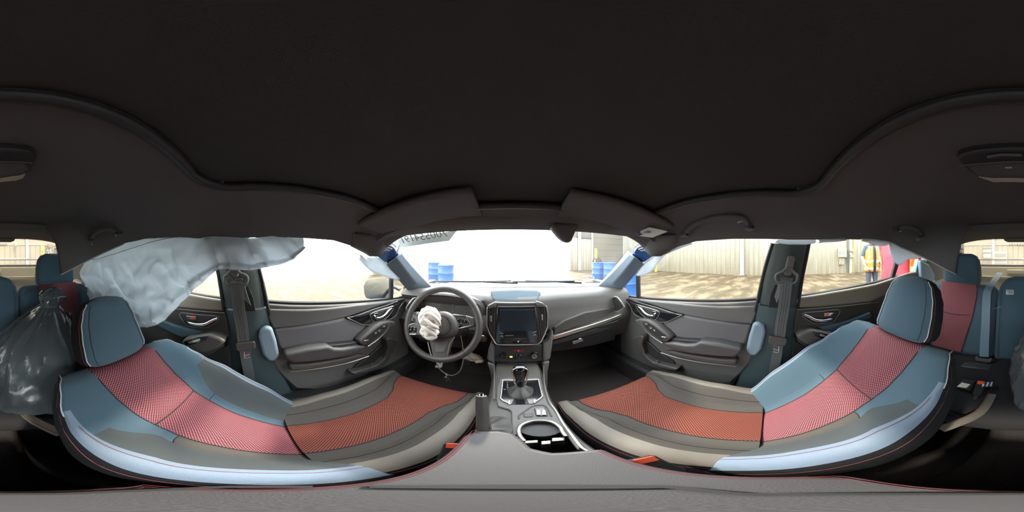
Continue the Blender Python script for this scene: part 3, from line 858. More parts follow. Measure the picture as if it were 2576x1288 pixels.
def front_door(s, n, label):
    t = structure('door_%d' % n, label, 'car door')
    A = lambda pts: [aset(p, s) for p in pts]
    out = Vector((s, 0, 0))
    sill = [P(u, v, x=.705) for u, v in ((1545, 742), (1575, 748), (1605, 752), (1700, 759), (1850, 761), (1908, 757))]
    base = sill + [Vector((.705, .035, .80)), Vector((.705, .09, .62)), Vector((.705, .17, .46)), Vector((.705, .30, .40)), Vector((.705, 1.00, .40)), Vector((.705, 1.02, .80))]
    plate('panel', A(base), out * .035, M['plastic_soft'], t, .008, 3)
    sk = [Vector((.77, 1.02, .885)), Vector((.77, .02, .90)), Vector((.80, .0, .7)), Vector((.79, .02, .32)), Vector((.79, 1.04, .32)), Vector((.80, 1.06, .7))]
    plate('outer_skin', A(sk), out * .03, M['blue_metal'], t, .01)
    plate('bottom', A([Vector((.70, .05, .34)), Vector((.79, .05, .34)), Vector((.79, 1.1, .34)), Vector((.70, 1.1, .34))]), (0, 0, .06), M['plastic_dark'], t, .005)
    # window sill seal
    tube('sill_seal', A([p + Vector((.02, 0, .006)) for p in sill]), .009, M['rubber'], t, 6, sub=2)
    # shoulder pad along the sill
    sh = px(Z5, [(470, 500), (700, 520), (1000, 545), (1240, 540), (1245, 590), (1215, 660), (1000, 640), (760, 595), (600, 545)], .695)
    plate('shoulder_pad', A(sh), out * .02, M['plastic_soft'], t, .008, 3)
    # padded cloth insert
    ins = px(Z5, [(765, 600), (1000, 640), (1212, 665), (1180, 770), (1150, 815), (890, 770), (700, 752), (640, 680), (622, 655), (680, 640), (730, 615)], .69)
    plate('cloth_insert', A(ins), out * .025, M['insert'], t, .012, 3)
    # glossy inlay with its bright edge line and patterned strip
    inl = px(Z5, [(385, 492), (450, 505), (600, 550), (720, 590), (762, 597), (700, 625), (650, 643), (560, 635), (500, 615), (452, 590), (420, 545)], .682)
    o = plate('inlay', A(inl), out * .03, M['gloss_black'], t, .004)
    cs = px(Z5, [(425, 513), (560, 550), (720, 592), (690, 594), (560, 566), (440, 528)], .680)
    uvmap(plate('patterned_strip', A(cs), out * .006, M['carbon'], t, .001))
    tube('bright_line', A(px(Z5, [(385, 492), (425, 540), (452, 592), (500, 618), (560, 636), (650, 645), (700, 627), (762, 598)], .6805)), .0022, M['satin'], t, 6, sub=5)
    # handle recess and lever
    bz = px(Z5, [(468, 540), (500, 545), (603, 578), (606, 600), (588, 624), (548, 618), (505, 592)], .678)
    hb = plate('handle_recess', A(bz), out * .01, M['plastic_dark'], t, .004)
    tube('handle_rim', A(px(Z5, [(462, 536), (500, 541), (606, 574), (610, 600), (590, 628), (545, 622), (498, 594)], .6775)), .0022, M['satin'], hb, 6, closed=True, sub=4)
    lv = px(Z5, [(478, 545), (498, 560), (520, 585), (545, 600), (578, 604), (584, 590)], .668)
    tube('lever', A(lv), lambda f: .0045 + .004 * math.sin(math.pi * f), M['chrome'], hb, 8, sub=5)
    plate('lock_tab', A(px(Z5, [(568, 572), (592, 578), (592, 592), (568, 588)], .672)), out * .01, M['chrome'], hb, .001)
    # pull grip with the switch plate
    gp = px(Z5, [(448, 632), (490, 624), (540, 632), (580, 655), (650, 715), (686, 752), (670, 775), (620, 778), (560, 735), (500, 690), (462, 660)], .635)
    g = plate('pull_grip', A(gp), out * .075, M['plastic'], t, .012, 3)
    tube('grip_line', A(px(Z5, [(498, 640), (505, 675), (555, 728), (618, 772), (632, 780)], .6335)), .003, M['satin'], g, 6, sub=4)
    sp = px(Z5, [(505, 638), (535, 640), (580, 668), (655, 730), (645, 752), (622, 762), (560, 715), (515, 672)], .632)
    sw = plate('switch_plate', A(sp), out * .008, M['plastic_dark'], t, .002)
    for a, b in (((515, 648), (540, 668)), ((545, 675), (570, 695)), ((572, 690), (590, 708)), ((625, 738), (655, 752))):
        q = px(Z5, [(a[0], a[1]), (b[0], a[1] + 4), (b[0] + 3, b[1]), (a[0] + 4, b[1] - 3)], .629)
        plate('switch', A(q), out * .006, M['satin'] if a[0] > 600 else M['plastic'], sw, .0015)
        c = sum(q, Vector()) / 4 + Vector((-.001, 0, 0))
        if a[0] < 600: plate('mark', A([c + Vector((0, y, z)) for y, z in ((-.003, -.002), (.003, -.002), (.003, .002), (-.003, .002))]), out * .0008, M['white_paint'], sw, 0)
    # armrest pad
    ar = px(Z5, [(632, 782), (690, 778), (780, 793), (835, 792), (880, 772), (1000, 788), (1150, 822), (1135, 858), (1100, 876), (960, 868), (850, 855), (740, 835), (680, 815)], .63)
    plate('armrest', A(ar), out * .08, M['armrest'], t, .014, 4)
    plate('armrest_well', A(px(Z5, [(690, 752), (880, 768), (840, 790), (780, 790), (690, 775)], .655)), out * .04, M['plastic_dark'], t, .004)
    tube('stitch_line', A(px(Z5, [(650, 800), (740, 828), (850, 846), (960, 858), (1110, 866)], .6275)), .0007, M['red_thread'], t, 5, sub=4)
    # ledge under the armrest and lower body
    lg = px(Z5, [(690, 835), (850, 865), (1000, 885), (1120, 890), (1112, 925), (960, 918), (760, 880), (640, 840)], .66)
    plate('ledge', A(lg), out * .045, M['plastic'], t, .01, 3)
    tube('bright_line', A(px(Z5, [(625, 843), (740, 878), (880, 905), (1000, 920), (1115, 932)], .658)), .0022, M['satin'], t, 6, sub=4)
    # bottle pocket: rim and dark hollow
    rim = px(Z5, [(432, 752), (470, 735), (500, 732), (512, 748), (500, 790), (520, 860), (570, 905), (640, 925), (735, 948), (720, 965), (640, 950), (540, 918), (490, 870), (455, 800)], .655)
    pk = plate('pocket_rim', A(rim), out * .05, M['plastic'], t, .008, 3)
    hol = px(Z5, [(505, 745), (560, 790), (625, 850), (700, 900), (735, 945), (640, 925), (575, 905), (525, 862), (500, 790)], .69)
    plate('pocket_hollow', A(hol), out * .02, M['plastic_dark'], t, .004)
    lathe('pocket_knob', [(.012, 0), (.012, .008), (.005, .01), (.005, .03), (0, .032)], aset(P(*zm(Z5, 606, 915), x=.665), s), (0, 0, 1), M['plastic_soft'], t, 12)
    # quarter window bar in front of the roll down pane
    bar = [P(u, v, x=.715) for u, v in ((1599, 690), (1606, 690), (1607, 749), (1600, 748))]
    plate('window_bar', A(bar), out * .02, M['rubber'], t, .003)
    tri = [P(u, v, x=.712) for u, v in ((1545, 742), (1552, 722), (1572, 695), (1598, 678), (1600, 684), (1583, 696), (1564, 716), (1556, 745))]
    plate('window_corner', A(tri), out * .02, M['pillar'], t, .004)
    return t
front_door(1, 2, 'passenger front door with grey cloth insert and bottle pocket')
front_door(-1, 1, 'driver front door beside the steering wheel')

def rear_door(s, n, label):
    t = structure('door_%d' % n, label, 'car door')
    A = lambda pts: [aset(p, s) for p in pts]
    out = Vector((s, 0, 0))
    sill = [P(u, v, x=.705) for u, v in ((1999, 752), (2060, 744), (2130, 731), (2207, 714), (2262, 698), (2300, 684), (2316, 690))]
    base = sill + [Vector((.705, -1.12, .70)), Vector((.705, -.95, .45)), Vector((.705, -.60, .40)), Vector((.705, -.17, .40)), Vector((.705, -.13, .80))]
    plate('panel', A(base), out * .035, M['plastic'], t, .008, 3)
    sk = [Vector((.77, -.06, .90)), Vector((.77, -1.2, .94)), Vector((.80, -1.2, .7)), Vector((.79, -.9, .32)), Vector((.79, -.06, .32)), Vector((.80, -.06, .7))]
    plate('outer_skin', A(sk), out * .03, M['blue_metal'], t, .01)
    tube('sill_seal', A([p + Vector((.02, 0, .006)) for p in sill[:5]]), .009, M['rubber'], t, 6, sub=2)
    sh = px(Z6, [(492, 612), (800, 562), (1150, 496), (1260, 460), (1400, 410), (1470, 398), (1490, 420), (1470, 470), (1100, 640), (800, 672), (500, 692)], .695)
    plate('shoulder_pad', A(sh), out * .025, M['plastic_tan'], t, .008, 3)
    inl = px(Z6, [(498, 706), (800, 685), (1100, 650), (1180, 640), (1150, 700), (1090, 722), (900, 800), (700, 852), (560, 880), (470, 893), (480, 790)], .69)
    uvmap(plate('inlay', A(inl), out * .02, M['carbon'], t, .004))
    tube('bright_line', A(px(Z6, [(500, 704), (800, 682), (1100, 648)], .689)), .002, M['plastic_tan'], t, 6, sub=3)
    hb = plate('handle_recess', A(px(Z6, [(545, 740), (700, 722), (840, 712), (815, 770), (780, 805), (680, 815), (620, 805)], .684)), out * .012, M['plastic_dark'], t, .004)
    tube('handle_rim', A(px(Z6, [(545, 738), (700, 720), (842, 710), (818, 772), (782, 808), (680, 818), (618, 808)], .684)), .0025, M['plastic_soft'], hb, 6, closed=True, sub=4)
    tube('lever', A(px(Z6, [(556, 745), (600, 765), (650, 792), (710, 797), (770, 785), (780, 770)], .674)), lambda f: .0045 + .0045 * math.sin(math.pi * f), M['chrome'], hb, 8, sub=5)
    plate('lock_tab', A(px(Z6, [(720, 735), (795, 730), (790, 752), (722, 760)], .676)), out * .01, M['chrome'], hb, .001)
    plate('lock_mark', A(px(Z6, [(728, 734), (757, 731), (758, 750), (730, 752)], .674)), out * .004, M['orange'], hb, .0005)
    tr = px(Z6, [(610, 868), (900, 800), (1095, 725), (1110, 770), (950, 850), (830, 905), (720, 890)], .68)
    plate('cloth_insert', A(tr), out * .02, M['blue_cast_cloth'], t, .008, 3)
    ar = px(Z6, [(490, 925), (540, 895), (615, 872), (700, 885), (800, 905), (835, 935), (820, 970), (720, 1025), (640, 1020), (540, 970)], .635)
    g = plate('armrest', A(ar), out * .075, M['plastic'], t, .014, 3)
    gr = px(Z6, [(625, 880), (700, 890), (815, 930), (800, 962), (700, 940), (640, 915)], .633)
    sw = plate('switch_plate', A(gr), out * .006, M['gloss_black'], g, .002)
    plate('switch', A(px(Z6, [(690, 905), (780, 932), (770, 945), (685, 920)], .630)), out * .006, M['satin'], g, .001)
    plate('lower_panel', A(px(Z6, [(470, 905), (490, 960), (620, 1040), (720, 1060), (800, 1010), (900, 1000), (900, 1300), (440, 1300)], .70)), out * .02, M['plastic_dark'], t, .004)
    bar = [P(u, v, x=.712) for u, v in ((2258, 640), (2271, 636), (2252, 697), (2243, 700))]
    plate('window_bar', A(bar), out * .02, M['rubber'], t, .003)
    c = [P(u, v, x=.70) for u, v in ((2311, 652), (2330, 655), (2345, 770), (2330, 775), (2303, 690))]
    plate('rear_frame', A(c), out * .04, M['apillar'], t, .006)
    return t
rear_door(1, 3, 'rear passenger side door with dark patterned inlay')
rear_door(-1, 4, 'rear driver side door behind the white curtain airbag')

# ---------------------------------------------------------------- side glass
n = 2
for s, wh in ((-1, 'driver side'), (1, 'passenger side')):
    for (ya_, yb_), wd in (((.98, .74), 'small quarter pane ahead of the %s front door'), ((.73, .03), 'clear side window of the %s front door'), ((-.14, -.98), 'clear side window of the %s rear door'), ((-1.0, -1.14), 'small quarter pane of the %s rear door')):
        q = [Vector((s * .722, ya_, .985)), Vector((s * .722, yb_, .985)), Vector((s * .665, yb_, 1.295)), Vector((s * .665, min(ya_, .80), 1.295 if ya_ < .9 else 1.12))]
        o = plate('window_%d' % n, q, Vector((s * .004, 0, 0)), M['glass'], None, 0)
        structure('window_%d' % n, wd % wh, 'car window', o)
        n += 1

# ---------------------------------------------------------------- rear: quarter trims, hatch, rear window
for s, k, nm in ((-1, 6, 'driver side'), (1, 7, 'passenger side')):
    t = structure('trim_%d' % k, 'dark quarter trim behind the rear door on the %s' % nm, 'trim')
    A = lambda pts: [aset(p, s) for p in pts]
    plate('quarter_panel', A([Vector(p) for p in ((.70, -1.06, 1.30), (.70, -1.09, .40), (.68, -1.85, .40), (.66, -1.85, 1.0), (.64, -1.62, 1.36))]), Vector((s * .06, 0, 0)), M['plastic_soft'], t, .01)
    plate('quarter_ledge', A([Vector(p) for p in ((.52, -1.02, .96), (.69, -1.00, .98), (.69, -1.30, 1.0), (.53, -1.25, .98))]), Vector((0, 0, -.30)), M['plastic_tan'], t, .02, 3)
    c = [P(u, v, x=.665) for u, v in ((2316, 655), (2338, 665), (2352, 690), (2352, 720), (2338, 772), (2322, 770))]
    plate('frame_cover', A(c), Vector((s * .03, 0, 0)), M['pale_trim'], t, .01, 3)
    # lower edge moulding of the lining where it has dropped
    lip = [aset(Vector((lerp_tab(EDGE, y, 1), y, lerp_tab(EDGE, y, 2) - .001)), s) for y in [(-.62 - (.62 + Y1) * -k2 / 12) for k2 in range(13)]]
    tube('lining_lip', lip, .004, M['white_piping'], t, 6)

ht = structure('trim_8', 'tailgate lining below the rear window, lens haze put into its beige', 'trim')
hp_ = [(-.68, -1.76, .45), (.68, -1.76, .45), (.70, -1.80, .85), (.66, -1.775, 1.085), (-.66, -1.775, 1.085), (-.70, -1.80, .85)]
plate('tailgate_lining', hp_, (0, -.06, 0), M['hatch'], ht, .015, 3)
box('pull_handle', (.06, -1.77, 1.025), (.20, .012, .05), M['hatch'], ht, .008)
box('ridge', (0, -1.765, .97), (1.2, .02, .008), M['hatch'], ht, .002)
for s in (-1, 1): tube('hook', [(s * .5 + .03, -1.76, 1.03), (s * .5 + .01, -1.74, 1.02), (s * .5, -1.75, 1.0)], .004, M['grey_dark'], ht, 6)
box('load_floor', (0, -1.45, .56), (1.3, .62, .03), M['carpet'], ht, .01)
q = [Vector((-.69, -1.80, 1.08)), Vector((.69, -1.80, 1.08)), Vector((.62, -1.50, 1.375)), Vector((-.62, -1.50, 1.375))]
o = plate('window_10', q, (0, -.004, -.002), M['glass_rear'], None, 0)
structure('window_10', 'hazy rear window with a reversed painted number', 'rear window', o)
pa, pb = P(2537, 617, y=-1.62), P(2576 + 20, 617, y=-1.62)
xd = (pa - pb).normalized()
text('painted_number', '700554191', .052, M['paper_print'], o, (pa + pb) / 2, xd, Vector((0, .3, .3)), .0005)
box('defrost_band', (0, -1.785, 1.095), (1.34, .012, .022), M['plastic_soft'], o, .003)
wpr = thing('rear_wiper', 'grey rear wiper and spoiler bar seen across the rear window', 'wiper', (0, -1.83, 1.13))
pz = P(2576, 653, y=-1.84).z
box('bar', (0, -1.86, pz), (1.25, .03, .02), M['plastic_soft'], wpr, .006)
box('blade', (-.16, -1.835, pz + .006), (.34, .012, .014), M['satin'], wpr, .003)
for s in (-1, 1):
    plate('hatch_frame', [(s * .60, -1.50, 1.40), (s * .72, -1.50, 1.40), (s * .80, -1.83, 1.0), (s * .69, -1.83, 1.0)], (0, -.03, 0), M['plastic_dark'], ht, .006)
box('hatch_frame', (0, -1.52, 1.40), (1.3, .04, .06), M['plastic_dark'], ht, .006)
# stop lamp housing on top of the rear window
sl = thing('stop_lamp', 'grey high stop lamp housing at the top of the rear window', 'lamp', (0, -1.48, 1.33))
c0, c1 = P(2522, 599, y=-1.44), P(2576 + 41, 599, y=-1.44); zb_ = P(2576, 608, y=-1.44).z
cx_ = (c0.x + c1.x) / 2; w_ = abs(c0.x - c1.x) / 2
plate('housing', [(cx_ - w_, -1.43, c0.z + .03), (cx_ - w_ + .015, -1.43, zb_ + .012), (cx_ - w_ + .045, -1.43, zb_), (cx_ + w_ - .045, -1.43, zb_), (cx_ + w_ - .015, -1.43, zb_ + .012), (cx_ + w_, -1.43, c0.z + .03)], (0, -.07, 0), M['headliner'], sl, .006)
box('lens', (cx_, -1.505, zb_ + .014), (.18, .008, .016), M['hazard'], sl, .002)

# ================================================================== dashboard
Z3 = (850, 560, 1250); Z4 = (1180, 680, 1480); Z8 = (1150, 880, 1550)
DB = thing('dashboard', 'dark grey dashboard across the car below the windshield', 'dashboard', (0, 1.0, .6))
def dash_profile(x):
    t = x / .70; a = abs(t)
    k = .03 * a * a
    drop = .012 * a ** 2
    cen = math.exp(-(x / .17) ** 4)          # the middle comes forward for the centre stack
    ps = max(0, min(1, (x - .12) / .2))      # passenger side face leans back
    ds = max(0, min(1, (-x - .12) / .1))
    return [(x, 1.25 - .21 * a * a, .972), (x, 1.04 - .06 * a, .985 - drop), (x, .93 - k, .992 - drop), (x, .885 - k - .03 * cen, .978 - drop), (x, .868 - k - .03 * cen, .955 - drop),
            (x, .865 - k - .03 * cen + .05 * ds, .90), (x, .855 - k - .02 * cen + .05 * ds, .855), (x, .845 - k - .02 * cen + .03 * ds, .805), (x, .85 - k - .01 * cen, .775), (x, .875 - k, .70),
            (x, .905 - k, .62), (x, 1.0, .585), (x, 1.25, .585)]
xs = [-.705 + 1.41 * i / 60 for i in range(61)]
loft('body', [dash_profile(x) for x in xs], M['plastic_soft'], DB, True, True, 50)
# windshield edge strip
loft('defrost_strip', [[(x, 1.20 - .2 * (x / .7) ** 2, .984 - .008 * abs(x / .7)), (x, 1.16 - .17 * (x / .7) ** 2, .989 - .008 * abs(x / .7)), (x, 1.12 - .15 * (x / .7) ** 2, .984 - .008 * abs(x / .7)), (x, 1.16 - .17 * (x / .7) ** 2, .98)] for x in [-.6 + 1.2 * i / 24 for i in range(25)]], M['plastic_dark'], DB)
FO, FN = Vector((.4, .815, .80)), Vector((0, -1, .05))
def fp(L, d=0.0): return [PL(*zm(Z4, a, b), FO + Vector((0, d, 0)), FN) for a, b in L]
def up_(L, d=0.0): return [PL(u, v, FO + Vector((0, d, 0)), FN) for u, v in L]
# passenger side: dark facing panel, bright strip, glovebox lid
plate('face_panel', up_([(1394, 824), (1420, 806), (1470, 786), (1520, 776), (1556, 772), (1561, 786), (1520, 800), (1450, 822), (1393, 842)], .015), (0, .06, 0), M['plastic'], DB, .008, 3)
plate('bright_strip', up_([(1392, 846), (1450, 828), (1520, 806), (1564, 790), (1566, 797), (1520, 815), (1450, 838), (1391, 855)], -.002), (0, .06, 0), M['satin'], DB, .003)
plate('strip_shadow_gap', up_([(1391, 857), (1450, 841), (1520, 819), (1568, 802), (1570, 812), (1520, 832), (1450, 852), (1391, 868)], .01), (0, .04, 0), M['plastic_dark'], DB, .003)
gb = plate('glovebox_lid', [(.14, .835, .755), (.60, .81, .775), (.60, .85, .60), (.15, .87, .60)], (0, .05, 0), M['plastic_dark'], DB, .012, 3)
plate('latch', up_([(1440, 860), (1466, 853), (1468, 858), (1442, 867)], .004), (0, .012, 0), M['plastic_soft'], gb, .002)
tube('lamp_mark', up_([(1456, 853), (1462, 851)], .006), .003, M['white_paint'], gb, 6)
# side air vents
def side_vent(s, nm):
    o = [(1531, 757), (1540, 750), (1553, 748), (1571, 772), (1562, 780), (1536, 787)]
    pts = [P(u, v, x=.60 + .02 * i / 5) for i, (u, v) in enumerate(o)]
    pts = [EYE + (p - EYE) * .955 for p in pts]
    cen = sum(pts, Vector()) / 6
    A = lambda L: [aset(p, s) for p in L]
    t = plate('vent_hollow', A([cen.lerp(p, .92) for p in pts]), Vector((s * .01, .04, 0)), M['black'], DB, .002)
    tube('vent_rim', A([cen.lerp(p, 1.0) for p in pts]), .004, M['satin'], t, 6, closed=True, sub=3)
    for k in range(5):
        f = .12 + .19 * k
        a = pts[0].lerp(pts[5], f); b = pts[2].lerp(pts[3], f)
        plate('vent_slat', A([a, b, b + Vector((.004, .02, -.004)), a + Vector((.004, .02, -.004))]), Vector((0, 0, -.002)), M['plastic'], t, 0)
    return t
side_vent(1, 'r'); side_vent(-1, 'l')
# start button and knobs left of the stack
sb = PL(*zm(Z4, 150, 735), (0, .80, .8), (0, -1, .1))
st = lathe('start_button', [(.019, 0), (.019, .006), (.016, .008), (.015, .004), (0, .004)], sb, (0, -1, .1), M['plastic_dark'], DB, 24)
lathe('button_ring', [(.0165, .004), (.0185, .0075), (.0205, .004)], sb, (0, -1, .1), M['satin'], st, 24)
# cluster: hood, face, dials
CX = -.375
hd_r = []
for d0, (y, zt, hw_) in enumerate(((.955, .985, .22), (.83, .985, .205), (.825, .978, .198), (.94, .965, .20))):
    hd_r.append([(CX + hw_ * math.cos(a), y + (.03 if d0 in (0, 3) else 0) * 0, zt - .105 + .105 * (abs(math.sin(a)) ** .5)) for a in [math.pi * k / 24 for k in range(25)]])
loft('instrument_hood', hd_r, M['plastic_soft'], DB, False, False, 50)
loft('hood_brow', [[(CX + .215 * math.cos(a), .835 + .0, .882 + .105 * (abs(math.sin(a)) ** .5)), (CX + .20 * math.cos(a), .826, .880 + .095 * (abs(math.sin(a)) ** .5)), (CX + .20 * math.cos(a), .85, .878 + .095 * (abs(math.sin(a)) ** .5))] for a in [math.pi * k / 24 for k in range(25)]], M['plastic'], DB, True, True, 50)
cf = plate('cluster_face', [(CX - .20, .925, .80), (CX + .20, .925, .80), (CX + .20, .935, .93), (CX + .12, .94, .972), (CX - .12, .94, .972), (CX - .20, .935, .93)], (0, .02, 0), M['dial'], DB, .004)
for dx in (-.125, .145):
    lathe('dial', [(.060, 0), (.060, .008), (.055, .010), (.052, .004), (0, .002)], (CX + dx, .922, .885), (0, -1, .12), M['dial'], cf, 32)
    tube('dial_ring', [(CX + dx + .056 * math.cos(a), .911 + .006 * math.sin(a), .885 + .056 * math.sin(a)) for a in [k * math.pi / 16 for k in range(32)]], .0016, M['plastic_soft'], cf, 5, closed=True)
    tube('needle', [(CX + dx, .909, .885), (CX + dx - .03, .908, .862)], .0014, M['hazard'], cf, 5)
c = P(1123, 774, y=.90)
tube('centre_ring', [c + Vector((.047 * math.cos(a), .005 * math.sin(a), .047 * math.sin(a))) for a in [k * math.pi / 16 for k in range(32)]], .0018, M['satin'], cf, 5, closed=True)
# knee panel, column shroud
plate('knee_panel', [(-.62, .845, .745), (-.14, .85, .745), (-.14, .90, .60), (-.60, .90, .58)], (0, .04, 0), M['plastic_dark'], DB, .012, 3)

# ================================================================== centre stack
SO, SN = Vector((0, .785, .86)), Vector((0, -1, .16))
SK = thing('centre_stack', 'touch screen unit with round knobs and side vents mid dashboard', 'infotainment unit', (0, .80, .72))
def sp(L, d=0.0): return [PL(*zm(Z4, a, b), SO + SN.normalized() * d, SN) for a, b in L]
back_ = -SN.normalized()
plate('bezel', sp([(195, 385), (285, 345), (730, 345), (835, 390), (853, 430), (850, 620), (780, 775), (745, 800), (310, 802), (265, 775), (190, 600), (188, 430)], .0), back_ * .07, M['plastic'], SK, .006, 3)
tube('bright_frame', sp([(196, 410), (190, 600), (225, 690), (285, 790), (310, 803), (530, 806), (745, 797), (780, 770), (820, 690), (850, 605), (852, 480), (835, 392)], .002), .0034, M['satin'], SK, 8, sub=0)
tube('bright_frame', sp([(196, 408), (285, 397)], .002), .0022, M['satin'], SK, 6)
tube('bright_frame', sp([(740, 387), (835, 390)], .002), .0022, M['satin'], SK, 6)
sc_ = plate('screen_unit', sp([(302, 390), (722, 385), (765, 770), (745, 788), (300, 790), (285, 760)], .006), back_ * .02, M['gloss_black'], SK, .004)
plate('touch_screen', sp([(335, 422), (718, 420), (738, 650), (330, 655)], .0066), back_ * .003, M['screen'], sc_, .001)
for a, b, l in ((350, 718, 'left'), (706, 706, 'right')):
    c = sp([(a, b)], .006)[0]
    k = lathe('knob', [(.0078, 0), (.0078, .012), (.0062, .014), (.0058, .012), (0, .012)], c, SN, M['gloss_black'], sc_, 24)
    lathe('knob_ring', [(.0066, .0118), (.0074, .0148), (.0086, .0118), (.0084, 0)], c, SN, M['satin'], sc_, 24)
xd_, yd_ = Vector((1, 0, 0)), Vector((0, .16, 1))
text('volume_text', 'VOLUME', .0042, M['white_paint'], sc_, sp([(350, 682)], .0075)[0], xd_, yd_, .0002)
text('tune_text', 'TUNE', .0042, M['white_paint'], sc_, sp([(716, 663)], .0075)[0], xd_, yd_, .0002)
text('scroll_text', 'TRACK/CH', .0036, M['white_paint'], sc_, sp([(700, 674)], .0075)[0], xd_, yd_, .0002)
plate('slot', sp([(388, 702), (480, 700), (480, 708), (388, 712)], .0075), back_ * .002, M['plastic_soft'], sc_, 0)
plate('usb_mark', sp([(524, 765), (538, 765), (538, 778), (524, 778)], .0075), back_ * .002, M['white_paint'], sc_, 0)
for k in range(4):
    a = 400 + 80 * k
    plate('key_line', sp([(a, 738), (a + 70, 737), (a + 70, 740), (a, 741)], .0072), back_ * .001, M['plastic'], sc_, 0)
for side, L in ((0, [(205, 415), (285, 402), (283, 745), (262, 730), (205, 600)]), (1, [(742, 392), (825, 398), (838, 470), (836, 600), (775, 745)])):
    v = plate('vent', sp(L, .003), back_ * .03, M['black'], SK, .002)
    n = 4
    for k in range(n):
        f = (k + .6) / (n + .2)
        if side == 0: a, b = (205 + 80 * f, 412 - 8 * f), (215 + 66 * f, 620 + 118 * f)
        else: a, b = (745 + 80 * f, 396 + 4 * f), (778 + 52 * f, 735 - 125 * f)
        q = sp([(a[0] - 3, a[1]), (a[0] + 3, a[1]), (b[0] + 3, b[1]), (b[0] - 3, b[1])], .006)
        plate('vent_slat', q, back_ * .02, M['plastic'], v, 0)
    a = (236, 525) if side == 0 else (790, 510)
    plate('vent_tab', sp([(a[0] - 7, a[1] - 30), (a[0] + 7, a[1] - 30), (a[0] + 9, a[1] + 30), (a[0] - 5, a[1] + 30)], .010), back_ * .01, M['satin'], v, .001)
# hooded display on top
hdq = [P(u, v, y=y) for u, v, y in ((1231, 733, .88), (1240, 729, .885), (1300, 727, .89), (1352, 729, .885), (1362, 735, .88), (1357, 752, .855), (1350, 762, .835), (1246, 763, .835), (1240, 752, .855))]
UD = thing('upper_display', 'pale blue hooded display standing on top of the centre stack', 'display', (0, .87, .96))
plate('hood', hdq, Vector((0, .07, -.012)), M['display'], UD, .012, 4)
hq = [P(u, v, y=y) for u, v, y in ((1244, 737, .873), (1350, 737, .873), (1347, 759, .838), (1250, 759, .838))]
plate('window', hq, Vector((0, .004, -.001)), M['screen'], UD, .003) if False else None
plate('plinth', [P(u, v, y=.82) for u, v in ((1246, 762), (1350, 762), (1362, 772), (1230, 773))], (0, .06, 0), M['plastic_soft'], UD, .004)
# shoulders each side of the stack
plate('shoulder', sp([(195, 385), (285, 340), (290, 350), (288, 400), (196, 408)], .012), back_ * .06, M['plastic_soft'], SK, .004)
plate('shoulder', sp([(730, 335), (800, 355), (836, 392), (735, 388)], .012), back_ * .06, M['plastic_soft'], SK, .004)

# climate panel
KO, KN = Vector((0, .775, .66)), Vector((0, -1, .22))
CP = thing('climate_panel', 'dark climate control panel with three round dials below the screen', 'control panel', (0, .8, .6))
def kp(L, d=0.0): return [PL(*zm(Z4, a, b), KO + KN.normalized() * d, KN) for a, b in L]
kb = -KN.normalized()
plate('panel', kp([(265, 805), (790, 803), (800, 850), (795, 975), (770, 985), (290, 992), (262, 975), (255, 850)], 0), kb * .05, M['plastic_dark'], CP, .005, 3)
plate('lower_recess', kp([(275, 990), (790, 985), (780, 1150), (300, 1160)], -.03), kb * .03, M['plastic_dark'], CP, .004)
hz = plate('hazard_button', kp([(468, 857), (605, 852), (590, 880), (485, 884)], .004), kb * .01, M['hazard'], CP, .002)
plate('triangle_mark', kp([(524, 874), (532, 860), (541, 873)], .0055), kb * .002, M['white_paint'], hz, 0)
for (a, b, r_) in ((370, 915, .0165), (535, 932, .0125), (700, 915, .0185)):
    c = kp([(a, b)], 0)[0]
    dl = lathe('dial', [(r_ * 1.12, 0), (r_ * 1.12, .004), (r_, .005), (r_ * .96, .02), (r_ * .85, .023), (r_ * .8, .021), (0, .021)], c, KN, M['gloss_black'], CP, 28)
    if r_ > .018: lathe('dial_ring', [(r_ * .62, .021), (r_ * .67, .0235), (r_ * .74, .021)], c, KN, M['satin'], dl, 28)
    cc = c + KN.normalized() * .0222
    for k in range(5 if r_ < .018 else 3):
        an = k * math.pi * 2 / 5 + .4
        p_ = cc + Vector((r_ * .5 * math.cos(an), 0, r_ * .5 * math.sin(an))) if r_ < .018 else cc + Vector(((k - 1) * .003, 0, 0))
        plate('mark', [p_ + Vector((x, 0, z)) for x, z in ((-.0012, -.0009), (.0012, -.0009), (.0012, .0009), (-.0012, .0009))], kb * .0006, M['plastic_soft'], dl, 0)
plate('amber_light', kp([(440, 930), (468, 930), (468, 942), (440, 942)], .003), kb * .004, M['amber'], CP, .0005)
for a in (435, 470, 500): plate('mark', kp([(a, 1000), (a + 18, 1000), (a + 18, 1004), (a, 1004)], .001), kb * .002, M['plastic_soft'], CP, 0)
# padded side members running from the stack down to the console
for L in ([(190, 965), (270, 1015), (275, 800), (235, 770), (205, 860)], [(795, 800), (850, 770), (905, 640), (915, 720), (880, 960), (805, 992)]):
    plate('side_pad', kp(L, .012), kb * .07, M['plastic_soft'], CP, .010, 3)
for L in ([(195, 1000), (268, 1020), (285, 1288), (262, 1340), (250, 1230), (225, 1090)], [(806, 996), (872, 985), (850, 1100), (850, 1230), (845, 1330), (815, 1288), (800, 1100)]):
    plate('side_member', kp(L, .02), kb * .09, M['plastic_soft'], CP, .010, 3)

